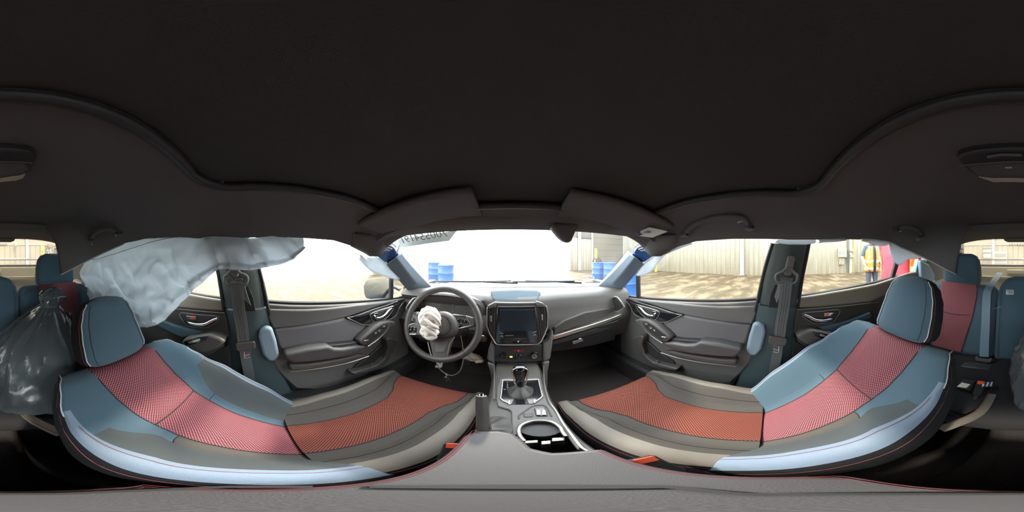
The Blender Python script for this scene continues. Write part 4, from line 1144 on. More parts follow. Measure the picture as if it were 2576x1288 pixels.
# ================================================================== centre console
CN = thing('centre_console', 'brown grey centre console between the front seats', 'console', (0, .3, .26))
ZT = .585
def cpz(L, z=ZT): return [P(*zm(Z8, a, b), z=z) for a, b in L]
rings = []
for y, hw_, z in ((.80, .105, .60), (.70, .105, .592), (.60, .10, ZT), (.50, .098, ZT), (.40, .098, ZT), (.30, .098, ZT), (.10, .095, .565), (-.07, .09, .55)):
    rings.append([(-hw_ - .01, y, .27), (-hw_ - .005, y, z - .03), (-hw_ + .008, y, z - .006), (-hw_ + .02, y, z - .002), (hw_ - .02, y, z - .002), (hw_ - .008, y, z - .006), (hw_ + .005, y, z - .03), (hw_ + .01, y, .27)])
# the cup well is left open: body is built in two lengths with side walls between them
loft('body', rings[:5], M['plastic'], CN, True, True, 40)
for s in (-1,):
    loft('side_wall', [[(-.108, y, .27), (-.103, y, .555), (-.09, y, .583), (-.012, y, .583), (-.012, y, .27)] for y in (.40, .30, .2, .1, -.07)], M['plastic'], CN)
loft('side_wall', [[(.108, y, .27), (.103, y, .555), (.094, y, .583), (.086, y, .583), (.086, y, .27)] for y in (.40, .30, .2, .1, -.07)], M['plastic'], CN)
box('well_floor', (.037, .27, .50), (.10, .28, .02), M['black'], CN, .004)
box('well_back', (.037, .12, .54), (.10, .02, .1), M['black'], CN, .004)
tp = cpz([(345, 235), (420, 222), (640, 222), (680, 240), (700, 330), (740, 440), (800, 500), (860, 590), (930, 680), (1005, 790), (985, 810), (900, 700), (840, 620), (740, 575), (620, 575), (540, 600), (505, 640), (505, 690), (445, 690), (440, 500), (420, 480), (330, 455), (318, 400), (325, 300)], ZT + .008)
plate('top_cover', tp, (0, 0, -.02), M['plastic_soft'], CN, .004, 3)
tube('bright_edge', cpz([(700, 100), (705, 260), (740, 400), (800, 490), (850, 580), (930, 690), (1010, 790), (1070, 822)], ZT + .010), .003, M['satin'], CN, 6, sub=4)
tube('bright_edge', cpz([(300, 110), (300, 250), (300, 400)], ZT + .010), .003, M['plastic_soft'], CN, 6, sub=4)
# shift gate
sg_ = plate('shift_gate', cpz([(362, 248), (660, 240), (690, 375), (675, 395), (620, 440), (432, 442), (375, 415), (352, 395)], ZT + .010), (0, 0, -.012), M['gloss_black'], CN, .003)
tube('gate_frame', cpz([(436, 438), (375, 412), (352, 395), (368, 246), (660, 240), (690, 375), (675, 392), (620, 428)], ZT + .012), .0035, M['satin'], sg_, 8)
for a, b, c, d in ((415, 410, 430, 440), (620, 400, 634, 430)):
    plate('gate_tip', cpz([(a, b), (c, b), (c, d), (a, d)], ZT + .015), (0, 0, -.006), M['satin'], sg_, .001)
for k, ch in enumerate('PRND'):
    text('gear_letter', ch, .008, M['white_paint'], sg_, cpz([(408, 268 + 17 * k)], ZT + .0135)[0], (1, 0, 0), (0, 1, 0), .0003)
text('gear_letter', 'M', .008, M['white_paint'], sg_, cpz([(384, 322)], ZT + .0135)[0], (1, 0, 0), (0, 1, 0), .0003)
# seat heater switches, blank and cup ring
hs = plate('heater_switch_plate', cpz([(625, 472), (710, 466), (735, 535), (640, 535)], ZT + .012), (0, 0, -.01), M['gloss_black'], CN, .002)
for a in (640, 685):
    b = plate('heater_switch', cpz([(a, 488), (a + 32, 486), (a + 38, 526), (a + 4, 527)], ZT + .016), (0, 0, -.006), M['satin'], hs, .0015)
    plate('mark', cpz([(a + 12, 500), (a + 24, 500), (a + 24, 514), (a + 12, 514)], ZT + .017), (0, 0, -.001), M['amber'], hs, 0)
plate('blank_cover', cpz([(535, 515), (608, 510), (615, 542), (540, 546)], ZT + .011), (0, 0, -.008), M['plastic'], CN, .002)
tube('switch_surround', cpz([(500, 560), (505, 530), (560, 490), (620, 455), (715, 455), (765, 540)], ZT + .009), .0025, M['plastic'], CN, 6, sub=4)
tube('cup_ring', cpz([(545, 740), (505, 690), (500, 640), (525, 605), (590, 580), (680, 573), (770, 585), (830, 625), (850, 660), (880, 700)], ZT + .010), .005, M['satin'], CN, 8, sub=5)
cl = PL(*zm(Z8, 690, 650), (0, 0, .54), (0, 0, 1))
lathe('cup_liner', [(.052, .035), (.05, .0), (.047, -.03), (0, -.032)], (cl.x - .004, cl.y, .545), (0, 0, 1), M['plastic_dark'], CN, 28)
for a, b, c, d in ((545, 735, 655, 758), (680, 738, 760, 768), (765, 712, 875, 742)):
    plate('cup_divider', cpz([(a, b), (c, b - 6), (c, d - 8), (a, d)], .57), (0, 0, -.05), M['satin'], CN, .002)
# armrest lid
AZ = .632
def az_(L): return [P(*zm(Z8, a, b), z=AZ) for a, b in L]
lid = [Vector((-.108, .28, AZ)), Vector((-.09, .305, AZ)), Vector((-.05, .312, AZ)), Vector((-.022, .303, AZ)), Vector((-.006, .27, AZ)), Vector((.004, .235, AZ)), Vector((.03, .212, AZ)), Vector((.07, .206, AZ)), Vector((.10, .20, AZ)), Vector((.102, .10, AZ)), Vector((.102, -.03, AZ)), Vector((.085, -.068, AZ)), Vector((.0, -.078, AZ)), Vector((-.09, -.068, AZ)), Vector((-.106, -.03, AZ))]
al = plate('armrest_lid', lid, (0, 0, -.05), M['armrest'], CN, .012, 4)
for off in (.0, ):
    cen = Vector((0, .1, 0))
    st_ = [Vector((p.x * .90, .1 + (p.y - .1) * .93, AZ + .0005)) for p in lid[8:] + lid[:2]]
    tube('stitching', st_, .0008, M['red_thread'], al, 5, sub=4)
    tube('stitching', [Vector((p.x * .945, .1 + (p.y - .1) * .96, AZ - .0005)) for p in lid[8:] + lid[:2]], .0008, M['red_thread'], al, 5, sub=4)
box('armrest_base', (0, .08, .57), (.17, .24, .03), M['plastic_dark'], CN, .006)
plate('rear_face', [(-.09, -.07, .28), (.09, -.07, .28), (.09, -.075, .575), (-.09, -.075, .575)], (0, .02, 0), M['plastic_dark'], CN, .004)

# gear selector
GS = thing('gear_selector', 'glossy gear knob on a leather boot in the console gate', 'gear selector', (P(1308, 1000, z=ZT).x, .545, ZT))
gx = P(1308, 940, y=.58).x
kr = []
for z, y, a, b in ((.625, .563, .013, .013), (.65, .567, .016, .016), (.68, .572, .022, .020), (.705, .577, .026, .023), (.72, .58, .026, .023), (.73, .582, .021, .018), (.734, .583, .010, .009)):
    kr.append([(gx + a * math.cos(t), y + b * math.sin(t), z) for t in [k * math.pi / 10 for k in range(20)]])
loft('knob', kr, M['gloss_black'], GS, True, True, 60)
tube('knob_trim', [(gx - .014, .552, .632), (gx - .022, .556, .67), (gx - .027, .560, .705), (gx - .024, .564, .727), (gx, .566, .736), (gx + .024, .564, .727), (gx + .027, .560, .705), (gx + .022, .556, .67), (gx + .014, .552, .632)], .0028, M['chrome'], GS, 8, sub=5)
br = []
for z, a, b, w in ((ZT + .008, .045, .05, 0), (ZT + .016, .042, .046, .12), (ZT + .03, .025, .028, .2), (ZT + .042, .016, .017, .1)):
    br.append([(gx + a * (1 + w * math.sin(5 * t)) * math.cos(t), .548 + .3 * (z - ZT) + b * (1 + w * math.cos(4 * t)) * math.sin(t), z) for t in [k * math.pi / 16 for k in range(32)]])
loft('boot', br, M['leather'], GS, True, True, 80)
tube('boot_stitch', [(gx, .50, ZT + .012), (gx, .527, ZT + .028), (gx, .54, ZT + .04)], .0012, M['red_thread'], GS, 5)

# handbrake
HB = thing('handbrake', 'raised leather handbrake lever with a chrome button beside the console', 'handbrake', (-.085, .31, .58))
t0, t1 = P(1211, 994, y=.40), P(1217, 1076, y=.325)
ax = (t0 - t1).normalized()
path = [t1 - ax * .03, t1, t1.lerp(t0, .3), t1.lerp(t0, .7), t0 - ax * .004]
rr = [.017, .0165, .0155, .0165, .0150]
sidev = Vector((1, 0, 0)); dep = ax.cross(sidev).normalized()
loft('grip', [[p + sidev * (r * math.cos(t)) + dep * (r * .9 * math.sin(t)) for t in [k * math.pi / 10 for k in range(20)]] for p, r in zip(path, rr)], M['leather'], HB, True, True, 60)
lathe('button', [(.009, 0), (.009, .006), (.007, .009), (0, .009)], t0 - ax * .004, ax, M['chrome'], HB, 16)
lathe('collar', [(.0135, -.002), (.0135, .001), (.010, .002)], t0 - ax * .004, ax, M['plastic_soft'], HB, 20)
hbr = []
bc = Vector((-.058, .345, .588))
for f, w in ((0, .0), (.35, .18), (.7, .2), (1, .1)):
    c = bc.lerp(t1 - ax * .005, f ** 1.3)
    a, b = .042 * (1 - f) + .018 * f, .062 * (1 - f) + .018 * f
    hbr.append([c + Vector((a * (1 + w * math.sin(5 * t + 1)) * math.cos(t), b * (1 + w * math.cos(6 * t)) * math.sin(t), 0)) for t in [k * math.pi / 20 for k in range(40)]])
loft('boot', hbr, M['leather'], HB, True, True, 80)
for dx in (-.014, .014): tube('stitching', [t1 + sidev * dx - dep * .012 + ax * k * .002 + Vector((0, 0, -.02 * (1 - k / 6))) for k in range(7)], .0012, M['red_thread'], HB, 5)

# ================================================================== steering wheel
WC = P(1108, 815, y=.69); WA = math.radians(25)
wn = Vector((0, -math.cos(WA), math.sin(WA))); wu = Vector((0, math.sin(WA), math.cos(WA)))
SW = thing('steering_wheel', 'black leather steering wheel with a burst cream airbag in the hub', 'steering wheel', WC)
def wp3(L, d=0.0): return [PL(*zm(Z3, a, b), WC + wn * d, wn) for a, b in L]
RR = .183
tube('rim', [WC + Vector((RR * math.cos(a), 0, 0)) + wu * (RR * math.sin(a)) for a in [k * 2 * math.pi / 72 for k in range(72)]], .0165, M['leather'], SW, 14, closed=True)
for deg in (35, 145, 222, 318):
    a = math.radians(deg); c = WC + Vector((RR * math.cos(a), 0, 0)) + wu * (RR * math.sin(a))
    tv_ = (Vector((-math.sin(a), 0, 0)) + wu * math.cos(a))
    lathe('rim_seam', [(.0167, -.001), (.0170, 0), (.0167, .001)], c, tv_, M['black'], SW, 16)
for a0, a1 in ((215, 245), (295, 320), (20, 45), (135, 160)):
    for k in range(14):
        a = math.radians(a0 + (a1 - a0) * k / 13); r = RR - .016
        p = WC + Vector((r * math.cos(a), 0, 0)) + wu * (r * math.sin(a)) + wn * .006
        q = WC + Vector(((r - .003) * math.cos(a + .012), 0, 0)) + wu * ((r - .003) * math.sin(a + .012)) + wn * .003
        tube('stitch', [p, q], .0009, M['red_thread'], SW, 4)
hc = wp3([(850, 838)])[0]
hr = []
for d, k in ((-.05, .8), (-.02, .95), (.01, 1.0), (.026, .93), (.034, .75), (.036, .4)):
    hr.append([hc + wn * d + Vector((.078 * k * math.cos(t) * (1.05 if True else 1), 0, 0)) + wu * (.068 * k * math.sin(t) * (1 + .1 * math.sin(t))) for t in [i * math.pi / 16 for i in range(32)]])
loft('hub', hr, M['plastic'], SW, True, True, 50)
tube('hub_seam', [hc + wn * .0355 + Vector((.052 * math.cos(t), 0, 0)) + wu * (.05 * math.sin(t)) for t in [i * math.pi / 16 for i in range(32)]], .0016, M['black'], SW, 5, closed=True)
for nm, L, tr in (('spoke', [(900, 745), (1040, 752), (1100, 770), (1112, 840), (1080, 850), (960, 872), (900, 900)], [(930, 744), (1036, 757), (1080, 835), (958, 862)]),
                  ('spoke', [(740, 830), (615, 812), (575, 820), (545, 830), (542, 900), (560, 915), (700, 915)], [(615, 818), (578, 832), (552, 903), (632, 905)]),
                  ('spoke', [(735, 930), (760, 1060), (755, 1110), (890, 1110), (890, 1060), (930, 950), (900, 900), (760, 900)], [(728, 965), (745, 1040), (762, 1092), (880, 1095), (905, 985), (945, 925)])):
    sk_ = plate(nm, wp3(L, .006), -wn * .022, M['plastic'], SW, .006, 3)
    tube('bright_trim', wp3(tr, .008), .0028, M['satin'], sk_, 6)
pad = plate('spoke_inlay', wp3([(770, 965), (790, 1050), (862, 1052), (890, 960)], .009), -wn * .01, M['plastic_soft'], SW, .004)
for L in ([(955, 770), (990, 772), (990, 800), (958, 795)], [(1000, 780), (1040, 785), (1055, 815), (1005, 812)], [(965, 812), (1000, 818), (1000, 845), (965, 848)], [(580, 845), (605, 845), (598, 885), (572, 888)], [(610, 850), (632, 850), (630, 885), (606, 885)]):
    b = plate('thumb_button', wp3(L, .012), -wn * .006, M['gloss_black'], SW, .002)
    c = sum(wp3(L, .0125), Vector()) / 4
    plate('mark', [c + Vector((x, 0, 0)) + wu * z for x, z in ((-.003, -.0015), (.003, -.0015), (.003, .0015), (-.003, .0015))], wn * .0006, M['white_piping'], b, 0)
def blob(name, c, ax1, ax2, ax3, mat_, parent, nlat=28, nlon=40, amp=.16, f1=2.2, seed=0, folds=5.0):
    V, F = [], []
    for i in range(nlat + 1):
        th = math.pi * i / nlat
        for j in range(nlon):
            ph = 2 * math.pi * j / nlon
            d = Vector((math.sin(th) * math.cos(ph), math.sin(th) * math.sin(ph), math.cos(th)))
            k = 1 + amp * noise.noise(d * f1 + Vector((seed, seed * 1.7, 3))) + amp * .55 * (1 - 2 * abs(noise.noise(d * folds * .5 + Vector((seed + 9, 2, seed)))) ) * .6 + amp * .25 * noise.noise(d * folds * 2 + Vector((1, seed, 4)))
            V.append(Vector(c) + (Vector(ax1) * d.x + Vector(ax2) * d.y + Vector(ax3) * d.z) * k)
    for i in range(nlat):
        for j in range(nlon):
            l = (j + 1) % nlon
            F.append([i * nlon + j, i * nlon + l, (i + 1) * nlon + l, (i + 1) * nlon + j])
    return mesh(name, V, F, mat_, parent, 80)
bcw = wp3([(748, 800)], .05)[0]
ab = blob('burst_airbag', wp3([(742, 775)], .045)[0], Vector((.054, 0, 0)) + wu * .004, wu * .056 - Vector((.006, 0, 0)), wn * .045, M['airbag_white'], SW, 40, 56, amp=.15, seed=3, folds=4)
blob('airbag_fold', wp3([(742, 880)], .040)[0], Vector((.042, 0, 0)) + wu * .006, wu * .040 - Vector((.008, 0, 0)), wn * .036, M['airbag_white'], SW, 36, 50, amp=.17, seed=11, folds=4)
for k, L in enumerate(([(690, 760, .080), (730, 735, .094), (775, 760, .094), (815, 800, .080), (830, 835, .062)], [(680, 790, .072), (720, 790, .092), (760, 830, .092), (800, 850, .076), (815, 862, .058)], [(672, 830, .062), (700, 850, .080), (740, 880, .082), (775, 905, .072), (790, 925, .055)], [(700, 700, .066), (745, 700, .078), (800, 740, .080), (828, 790, .066)], [(690, 900, .058), (730, 935, .066), (775, 930, .060), (800, 890, .058)])):
    tube('airbag_crease', [PL(*zm(Z3, x, y), WC + wn * h, wn) for x, y, h in L], lambda f: .003 + .008 * math.sin(math.pi * f), M['airbag_white'], ab, 10, sub=6)

sc2 = thing('steering_column', 'dark steering column shroud behind the wheel with its stalks', 'steering column', WC + Vector((0, .1, -.05)))
cr = []
for d, k in ((-.06, .9), (-.10, 1.0), (-.20, 1.1)):
    cr.append([hc + wn * d + Vector((.075 * k * math.cos(t), 0, 0)) + wu * (.055 * k * math.sin(t) - .012) for t in [i * math.pi / 12 for i in range(24)]])
loft('shroud', cr, M['plastic_dark'], sc2, True, True, 50)
cs0 = hc + wn * -.08
for s, tip in ((-1, zm(Z3, 640, 735)), (1, zm(Z3, 1165, 800))):
    tp_ = PL(*tip, WC + wn * -.07, wn)
    st3 = tube('stalk', [cs0 + Vector((s * .06, 0, 0)), cs0.lerp(tp_, .6), tp_], .008, M['plastic_dark'], sc2, 8, sub=3)
    d = (tp_ - cs0).normalized()
    lathe('stalk_end', [(.009, -.035), (.0125, -.03), (.0125, .0), (.010, .006), (0, .008)], tp_, d, M['plastic'], st3, 14)
    for k in range(2): lathe('stalk_band', [(.0127, -.003), (.0130, 0), (.0127, .003)], tp_ - d * (.008 + .012 * k), d, M['white_piping'], st3, 14)
pd_ = [PL(*zm(Z3, a, b), WC + wn * -.03, wn) for a, b in ((610, 770), (640, 775), (665, 860), (650, 880), (625, 840))]
plate('shift_paddle', pd_, wn * .008, M['plastic_soft'], sc2, .003)
plate('torn_bracket', [PL(*zm(Z3, a, b), WC + wn * -.02, wn) for a, b in ((605, 850), (640, 838), (668, 870), (655, 905), (615, 890))], wn * .01, M['satin'], sc2, .002)

# ================================================================== seats
def seat_skin(parent, stations, zones, split, mats, nseg=5, cap_ends=True):
    """upholstery: at each station a half profile (x, depth) is mirrored and swept; the skin is cut into panels by zone
    stations: list of (origin, X, N, profile) ; zones[k] names the panel between control points k and k+1
    split(zone, side, f) -> part name"""
    nS = len(stations)
    rows = []
    for (o, X, N, prof) in stations:
        pts = catmull([Vector((a, b, 0)) for a, b in prof], nseg)
        rows.append((o, X, N, pts))
    nP = len(rows[0][3])
    def zone_of(k): return zones[min(len(zones) - 1, k // nseg)]
    buckets = {}
    cumv = [0]
    for i in range(1, nS): cumv.append(cumv[-1] + (rows[i][0] - rows[i - 1][0]).length)
    for side in (-1, 1):
        for i in range(nS - 1):
            f = (i + .5) / (nS - 1)
            cu = [[0], [0]]
            for q in (0, 1):
                pts = rows[i + q][3]
                for k in range(1, nP): cu[q].append(cu[q][-1] + (pts[k] - pts[k - 1]).length)
            for k in range(nP - 1):
                nm = split(zone_of(k), side, f)
                if nm is None: continue
                b = buckets.setdefault(nm, {'V': {}, 'L': [], 'F': [], 'UV': []})
                q = []
                for (ii, kk) in ((i, k), (i, k + 1), (i + 1, k + 1), (i + 1, k)):
                    o, X, N, pts = rows[ii]
                    key = (ii, kk, side if kk > 0 else 0)
                    if key not in b['V']:
                        b['V'][key] = len(b['L'])
                        b['L'].append(o + X * (pts[kk].x * side) + N * pts[kk].y)
                    q.append(b['V'][key])
                    b['UV'].append((cu[ii - i][kk] * side, cumv[ii]))
                b['F'].append(q)
    out = {}
    for nm, b in buckets.items():
        me = bpy.data.meshes.new(nm.split('|')[0])
        me.from_pydata([tuple(v) for v in b['L']], [], b['F']); me.update()
        uv = me.uv_layers.new(name='UVMap')
        for i, c in enumerate(b['UV']): uv.data[i].uv = c
        out[nm] = link(nm.split('|')[0], me, mats[nm], parent, 50)
    return out, rows

def interp(tab, f):
    if f <= tab[0][0]: return tab[0][1:]
    for a, b in zip(tab, tab[1:]):
        if f <= b[0]:
            k = (f - a[0]) / (b[0] - a[0]); k = k * k * (3 - 2 * k)
            return [p + (q - p) * k for p, q in zip(a[1:], b[1:])]
    return tab[-1][1:]

def front_seat(cx, by, bz, recl, L, cf_y, cf_z, hr_base, label, inner):
    """inner: +1 if the console lies on the +x side"""
    T = thing('bucket_seat_chair', label, 'car seat', (cx, by + .2, .27))
    X = Vector((1, 0, 0))
    U = Vector((0, -math.sin(recl), math.cos(recl))); N = Vector((0, math.cos(recl), math.sin(recl)))
    O = Vector((cx, by, bz))
    # ---- backrest: f 0 at the seat, 1 at the shoulders.  columns: insert half width, band edge, ridge x, ridge depth, full half width, flank depth
    tab = [(0, .078, .108, .185, .066, .238, -.020), (.3, .084, .116, .205, .090, .252, -.010), (.55, .092, .126, .218, .082, .256, -.012), (.72, .104, .185, .222, .052, .250, -.02), (.82, .110, .175, .222, .036, .240, -.03), (.93, .117, .170, .20, .014, .220, -.04), (1.0, .116, .150, .172, -.010, .190, -.045)]
    st = []
    nS = 40
    for i in range(nS + 1):
        f = i / nS
        xi, xb, xr, dr_, xw, df = interp(tab, f)
        back = -.11 if f < .8 else -.11 + .04 * (f - .8) / .2
        seam = -.008 * math.exp(-((f - .59) / .012) ** 2)
        puff = .012 * math.sin(math.pi * min(1, f / .59)) if f < .59 else .010 * math.sin(math.pi * (f - .59) / .41)
        lift = -.05 * max(0, (f - .93) / .07) ** 2
        prof = [(0, puff + seam + lift), (xi * .55, puff * .9 + seam + lift), (xi, .002 + seam * .5 + lift), (xb, dr_ * (.14 if f < .5 else .14 + .5 * min(1, (f - .5) / .22)) + lift), (xr - .012 + (xw - xr) * .7 * max(0, min(1, (f - .55) / .27)), dr_ * (1 - .1 * max(0, min(1, (f - .55) / .27))) + lift), (xr + (xw - xr) * .80, dr_ * .85 - .006 + lift), (xw, df + lift * .5), (xw - .012, back * .6), (xw * .72, back), (0, back - .012)]
        st.append((O + U * (L * f), X, N, prof))
    zones = ['insert', 'insert', 'band', 'panel', 'bolster', 'piping', 'side', 'side', 'back']
    def split(z, side, f):
        if z == 'insert': return 'backrest_insert'
        if z == 'band': return ('backrest_facing|' + str(side) if f > .50 else 'lower_facing|' + str(side))
        if z == 'panel': return ('bolster_panel|' + str(side) if f < .70 else 'backrest_facing|' + str(side))
        if z == 'bolster': return ('bolster_strip|' + str(side) if f < .83 else 'backrest_facing|' + str(side))
        return 'backrest_shell'
    mm = {'backrest_insert': M['red_weave'], 'backrest_facing|-1': M['blue_cast_cloth'], 'backrest_facing|1': M['blue_cast_cloth'], 'lower_facing|%d' % -inner: M['blue_cast_cloth'], 'lower_facing|%d' % inner: M['warm_cast_cloth'], 'bolster_panel|-1': M['mid_cast_cloth'], 'bolster_panel|1': M['blue_cast_cloth'] if cx > 0 else M['mid_cast_cloth'], 'bolster_strip|-1': M['blue_cast_bolster'], 'bolster_strip|1': M['blue_cast_bolster'], 'backrest_shell': M['black_cloth']}
    parts, rows = seat_skin(T, st, zones, split, mm)
    # closing top and bottom of the backrest
    for ii, nm in ((nS, 'backrest_top'), (0, 'backrest_foot')):
        o, _, _, pts = rows[ii]
        ring = [o + X * p.x + N * p.y for p in pts] + [o - X * p.x + N * p.y for p in reversed(pts[1:-1])]
        mesh(nm, ring, [list(range(len(ring)))], M['black_cloth'], T, 40)
    def skinpt(f, ctrl, side, off=.001):
        i = min(nS, round(f * nS)); o, _, _, pts = rows[i]
        p = pts[min(len(pts) - 1, round(ctrl * 5))]
        return o + X * (p.x * side) + N * (p.y + off)
    for side in (-1, 1):
        tube('piping', [skinpt(.80 + .2 * k / 14, 5.05, side, .001) for k in range(15)], .0022, M['white_piping'], T, 5)
        tube('stitching', [skinpt(.05 + .95 * k / 20, 5.35, side, .0005) for k in range(21)], .0007, M['red_thread'], T, 5)
        tube('stitching', [skinpt(.04 + .72 * k / 20, 4.15, side, .0008) for k in range(21)], .0007, M['red_thread'], T, 5)
        tube('seam', [skinpt(.02 + .96 * k / 20, 2.02, side, .0005) for k in range(21)], .0018, M['black'], T, 5)
        tube('seam', [skinpt(.50, 2.05 + 1.0 * k / 8, side, .0005) for k in range(9)], .0014, M['black'], T, 5)
    tube('seam', [skinpt(.59, 2.0 * abs(k) / 8, -1 if k < 0 else 1, .0005) for k in range(-8, 9)], .0022, M['black'], T, 5)
    # ---- cushion: swept from the backrest forward, then over the front lip
    Lc = cf_y - by
    path = []
    for i in range(29):
        f = i / 28
        y = by - .02 + (Lc + .02) * f; z = bz + .035 + (cf_z - bz - .035) * f - .012 * math.sin(math.pi * f)
        path.append((f, Vector((cx, y, z))))
    lip = [(1.04, .028, -.008), (1.08, .048, -.028), (1.12, .056, -.06), (1.16, .050, -.11)]
    for f, dy, dz in lip: path.append((f, Vector((cx, cf_y + dy, cf_z + dz))))
    ctab = [(0, .078, .115, .175, .040, .232), (.35, .080, .118, .190, .062, .245), (.70, .088, .125, .20, .060, .25), (.78, .105, .145, .205, .052, .25), (.93, .150, .182, .212, .028, .25), (1.0, .165, .19, .218, .016, .246), (1.16, .165, .19, .215, .004, .235)]
    st2 = []
    for i, (f, p) in enumerate(path):
        xi, xb, xr, dr_, xw = interp(ctab, f)
        a = path[max(0, i - 1)][1]; b = path[min(len(path) - 1, i + 1)][1]
        t = (b - a).normalized(); n = Vector((0, -t.z, t.y))
        if n.z < 0 and i < 20: n = -n
        seam = -.007 * math.exp(-((f - .70) / .014) ** 2)
        puff = .010 * math.sin(math.pi * min(1, f / .70)) if f < .7 else .010 * math.sin(math.pi * min(1, (f - .7) / .42))
        dd = .13 if f <= 1 else .13 * max(.35, 1 - (f - 1) * 4)
        prof = [(0, puff + seam), (xi * .55, puff * .9 + seam), (xi, .001 + seam * .5), (xb, dr_ * .15), (xr - .012, dr_), (xr + (xw - xr) * .72, dr_ * .8 - .004), (xw, -.03), (xw - .006, -dd * .7), (xw * .7, -dd), (0, -dd)]
        st2.append((p, X, n, prof))
    zones2 = ['insert', 'insert', 'band', 'panel', 'bolster', 'side', 'side', 'side', 'under']
    def split2(z, side, f):
        if z == 'insert': return 'cushion_insert'
        if z == 'band': return 'cushion_facing|' + str(side)
        if z == 'panel': return 'cushion_panel|' + str(side)
        if z == 'bolster': return 'cushion_strip|' + str(side)
        return 'cushion_shell'
    mm2 = {'cushion_insert': M['red_weave_warm_cast'], 'cushion_facing|-1': M['warm_cast_cloth'], 'cushion_facing|1': M['warm_cast_cloth'], 'cushion_panel|-1': M['warm_cast_cloth'], 'cushion_panel|1': M['warm_cast_cloth'], 'cushion_strip|-1': M['warm_cast_beige'], 'cushion_strip|1': M['warm_cast_beige'], 'cushion_shell': M['black_cloth']}
    parts2, rows2 = seat_skin(T, st2, zones2, split2, mm2)
    n2 = len(rows2) - 1
    for ii in (0, n2):
        o, _, nn, pts = rows2[ii]
        ring = [o + X * p.x + nn * p.y for p in pts] + [o - X * p.x + nn * p.y for p in reversed(pts[1:-1])]
        mesh('cushion_end', ring, [list(range(len(ring)))], M['black_cloth'], T, 40)
    def skin2(i, ctrl, side, off=.001):
        o, _, nn, pts = rows2[i]
        p = pts[min(len(pts) - 1, round(ctrl * 5))]
        return o + X * (p.x * side) + nn * (p.y + off)
    for side in (-1, 1):
        tube('seam', [skin2(i, 2.0, side, .0006) for i in range(0, n2 - 1)], .0018, M['black'], T, 5)
        tube('seam', [skin2(i, 3.4, side, .0006) for i in range(0, n2 - 4)], .0014, M['black'], T, 5)
        tube('stitching', [skin2(i, 5.1, side, .0006) for i in range(0, n2 - 1)], .0007, M['red_thread'], T, 5)
    # ---- base, rails, side shields
    box('base', (cx, by + Lc * .5, .36), (.38, Lc * .95, .13), M['black'], T, .02)
    for side in (-1, 1):
        box('rail', (cx + side * .19, by + Lc * .5, .275), (.04, Lc * 1.0, .03), M['plastic_dark'], T, .005)
        plate('side_shield', [(cx + side * .252, by - .10, bz - .02), (cx + side * .252, by + Lc * .9, bz - .05), (cx + side * .252, by + Lc * .85, bz - .15), (cx + side * .252, by - .06, bz - .16)], (side * .015, 0, 0), M['plastic_dark'], T, .01, 3)
    # ---- headrest
    HT = Vector((0, -math.sin(recl * .42), math.cos(recl * .42))); HN = Vector((0, math.cos(recl * .42), math.sin(recl * .42)))
    HBp = hr_base
    rings = []
    NR = 22
    prof = [(0, .80, .70), (.04, .93, .88), (.12, 1.0, 1.0), (.35, .985, 1.04), (.6, .94, 1.0), (.8, .83, .88), (.92, .66, .68), (.98, .42, .42), (1.0, .15, .15)]
    Hh = .235
    for f, a, b in [(k / 24,) + tuple(interp(prof, k / 24)) for k in range(25)]:
        c = HBp + HT * (Hh * f) - HN * (.055 + .012 * math.sin(math.pi * f))
        ring = []
        for k in range(36):
            t = 2 * math.pi * k / 36
            cx_, sx_ = math.cos(t), math.sin(t)
            e = .62
            xx = math.copysign(abs(cx_) ** e, cx_) * .129 * a
            yy = math.copysign(abs(sx_) ** e, sx_) * .055 * b
            if yy > 0: yy += .006 * (1 - (xx / .129) ** 2) * b
            ring.append(c + X * xx + HN * yy)
        rings.append(ring)
    V = [p for r in rings for p in r]
    Ff, Fs = [], []
    for i in range(len(rings) - 1):
        for k in range(36):
            l = (k + 1) % 36
            q = [i * 36 + k, i * 36 + l, (i + 1) * 36 + l, (i + 1) * 36 + k]
            (Ff if 3 <= k <= 14 else Fs).append(q)
    Fs.append([k for k in range(36)]); Fs.append([(len(rings) - 1) * 36 + k for k in range(36)])
    h = mesh('headrest', V, Ff + Fs, M['blue_cast_cloth'], T, 60)
    h.data.materials.append(M['black_cloth'])
    for k, poly in enumerate(h.data.polygons):
        poly.material_index = 0 if k < len(Ff) else 1
    for kk in (3, 15):
        tube('headrest_piping', [rings[i][kk] + HN * .001 for i in range(1, 23)], .0018, M['white_piping'], h, 5)
    for kk in (2, 16):
        tube('headrest_stitch', [rings[i][kk] + HN * .001 for i in range(1, 22)], .0007, M['red_thread'], h, 5)
    for kk in (5, 13):
        tube('headrest_seam', [rings[i][kk] + HN * .0008 for i in range(1, 22)], .0009, M['black'], h, 5)
    for sx in (-.06, .06):
        tube('headrest_post', [HBp + X * sx - HN * .055 + HT * .02, HBp + X * sx - HN * .06 - HT * .09], .006, M['satin'], h, 8)
    return T

Zc = 1.20
# driver: reclined and set low; passenger a little higher and further back
front_seat(-.364, .10, Zc - .765, math.radians(47), .625, .60, Zc - .722, Vector((-.364, -.345, Zc - .352)), 'reclined driver seat in grey cloth with blue and warm casts painted in, red woven centre, behind the wheel', 1)
front_seat(.365, .035, Zc - .705, math.radians(44), .605, .49, Zc - .686, Vector((.365, -.372, Zc - .285)), 'reclined passenger seat in grey cloth with blue and warm casts painted in, red woven centre', -1)

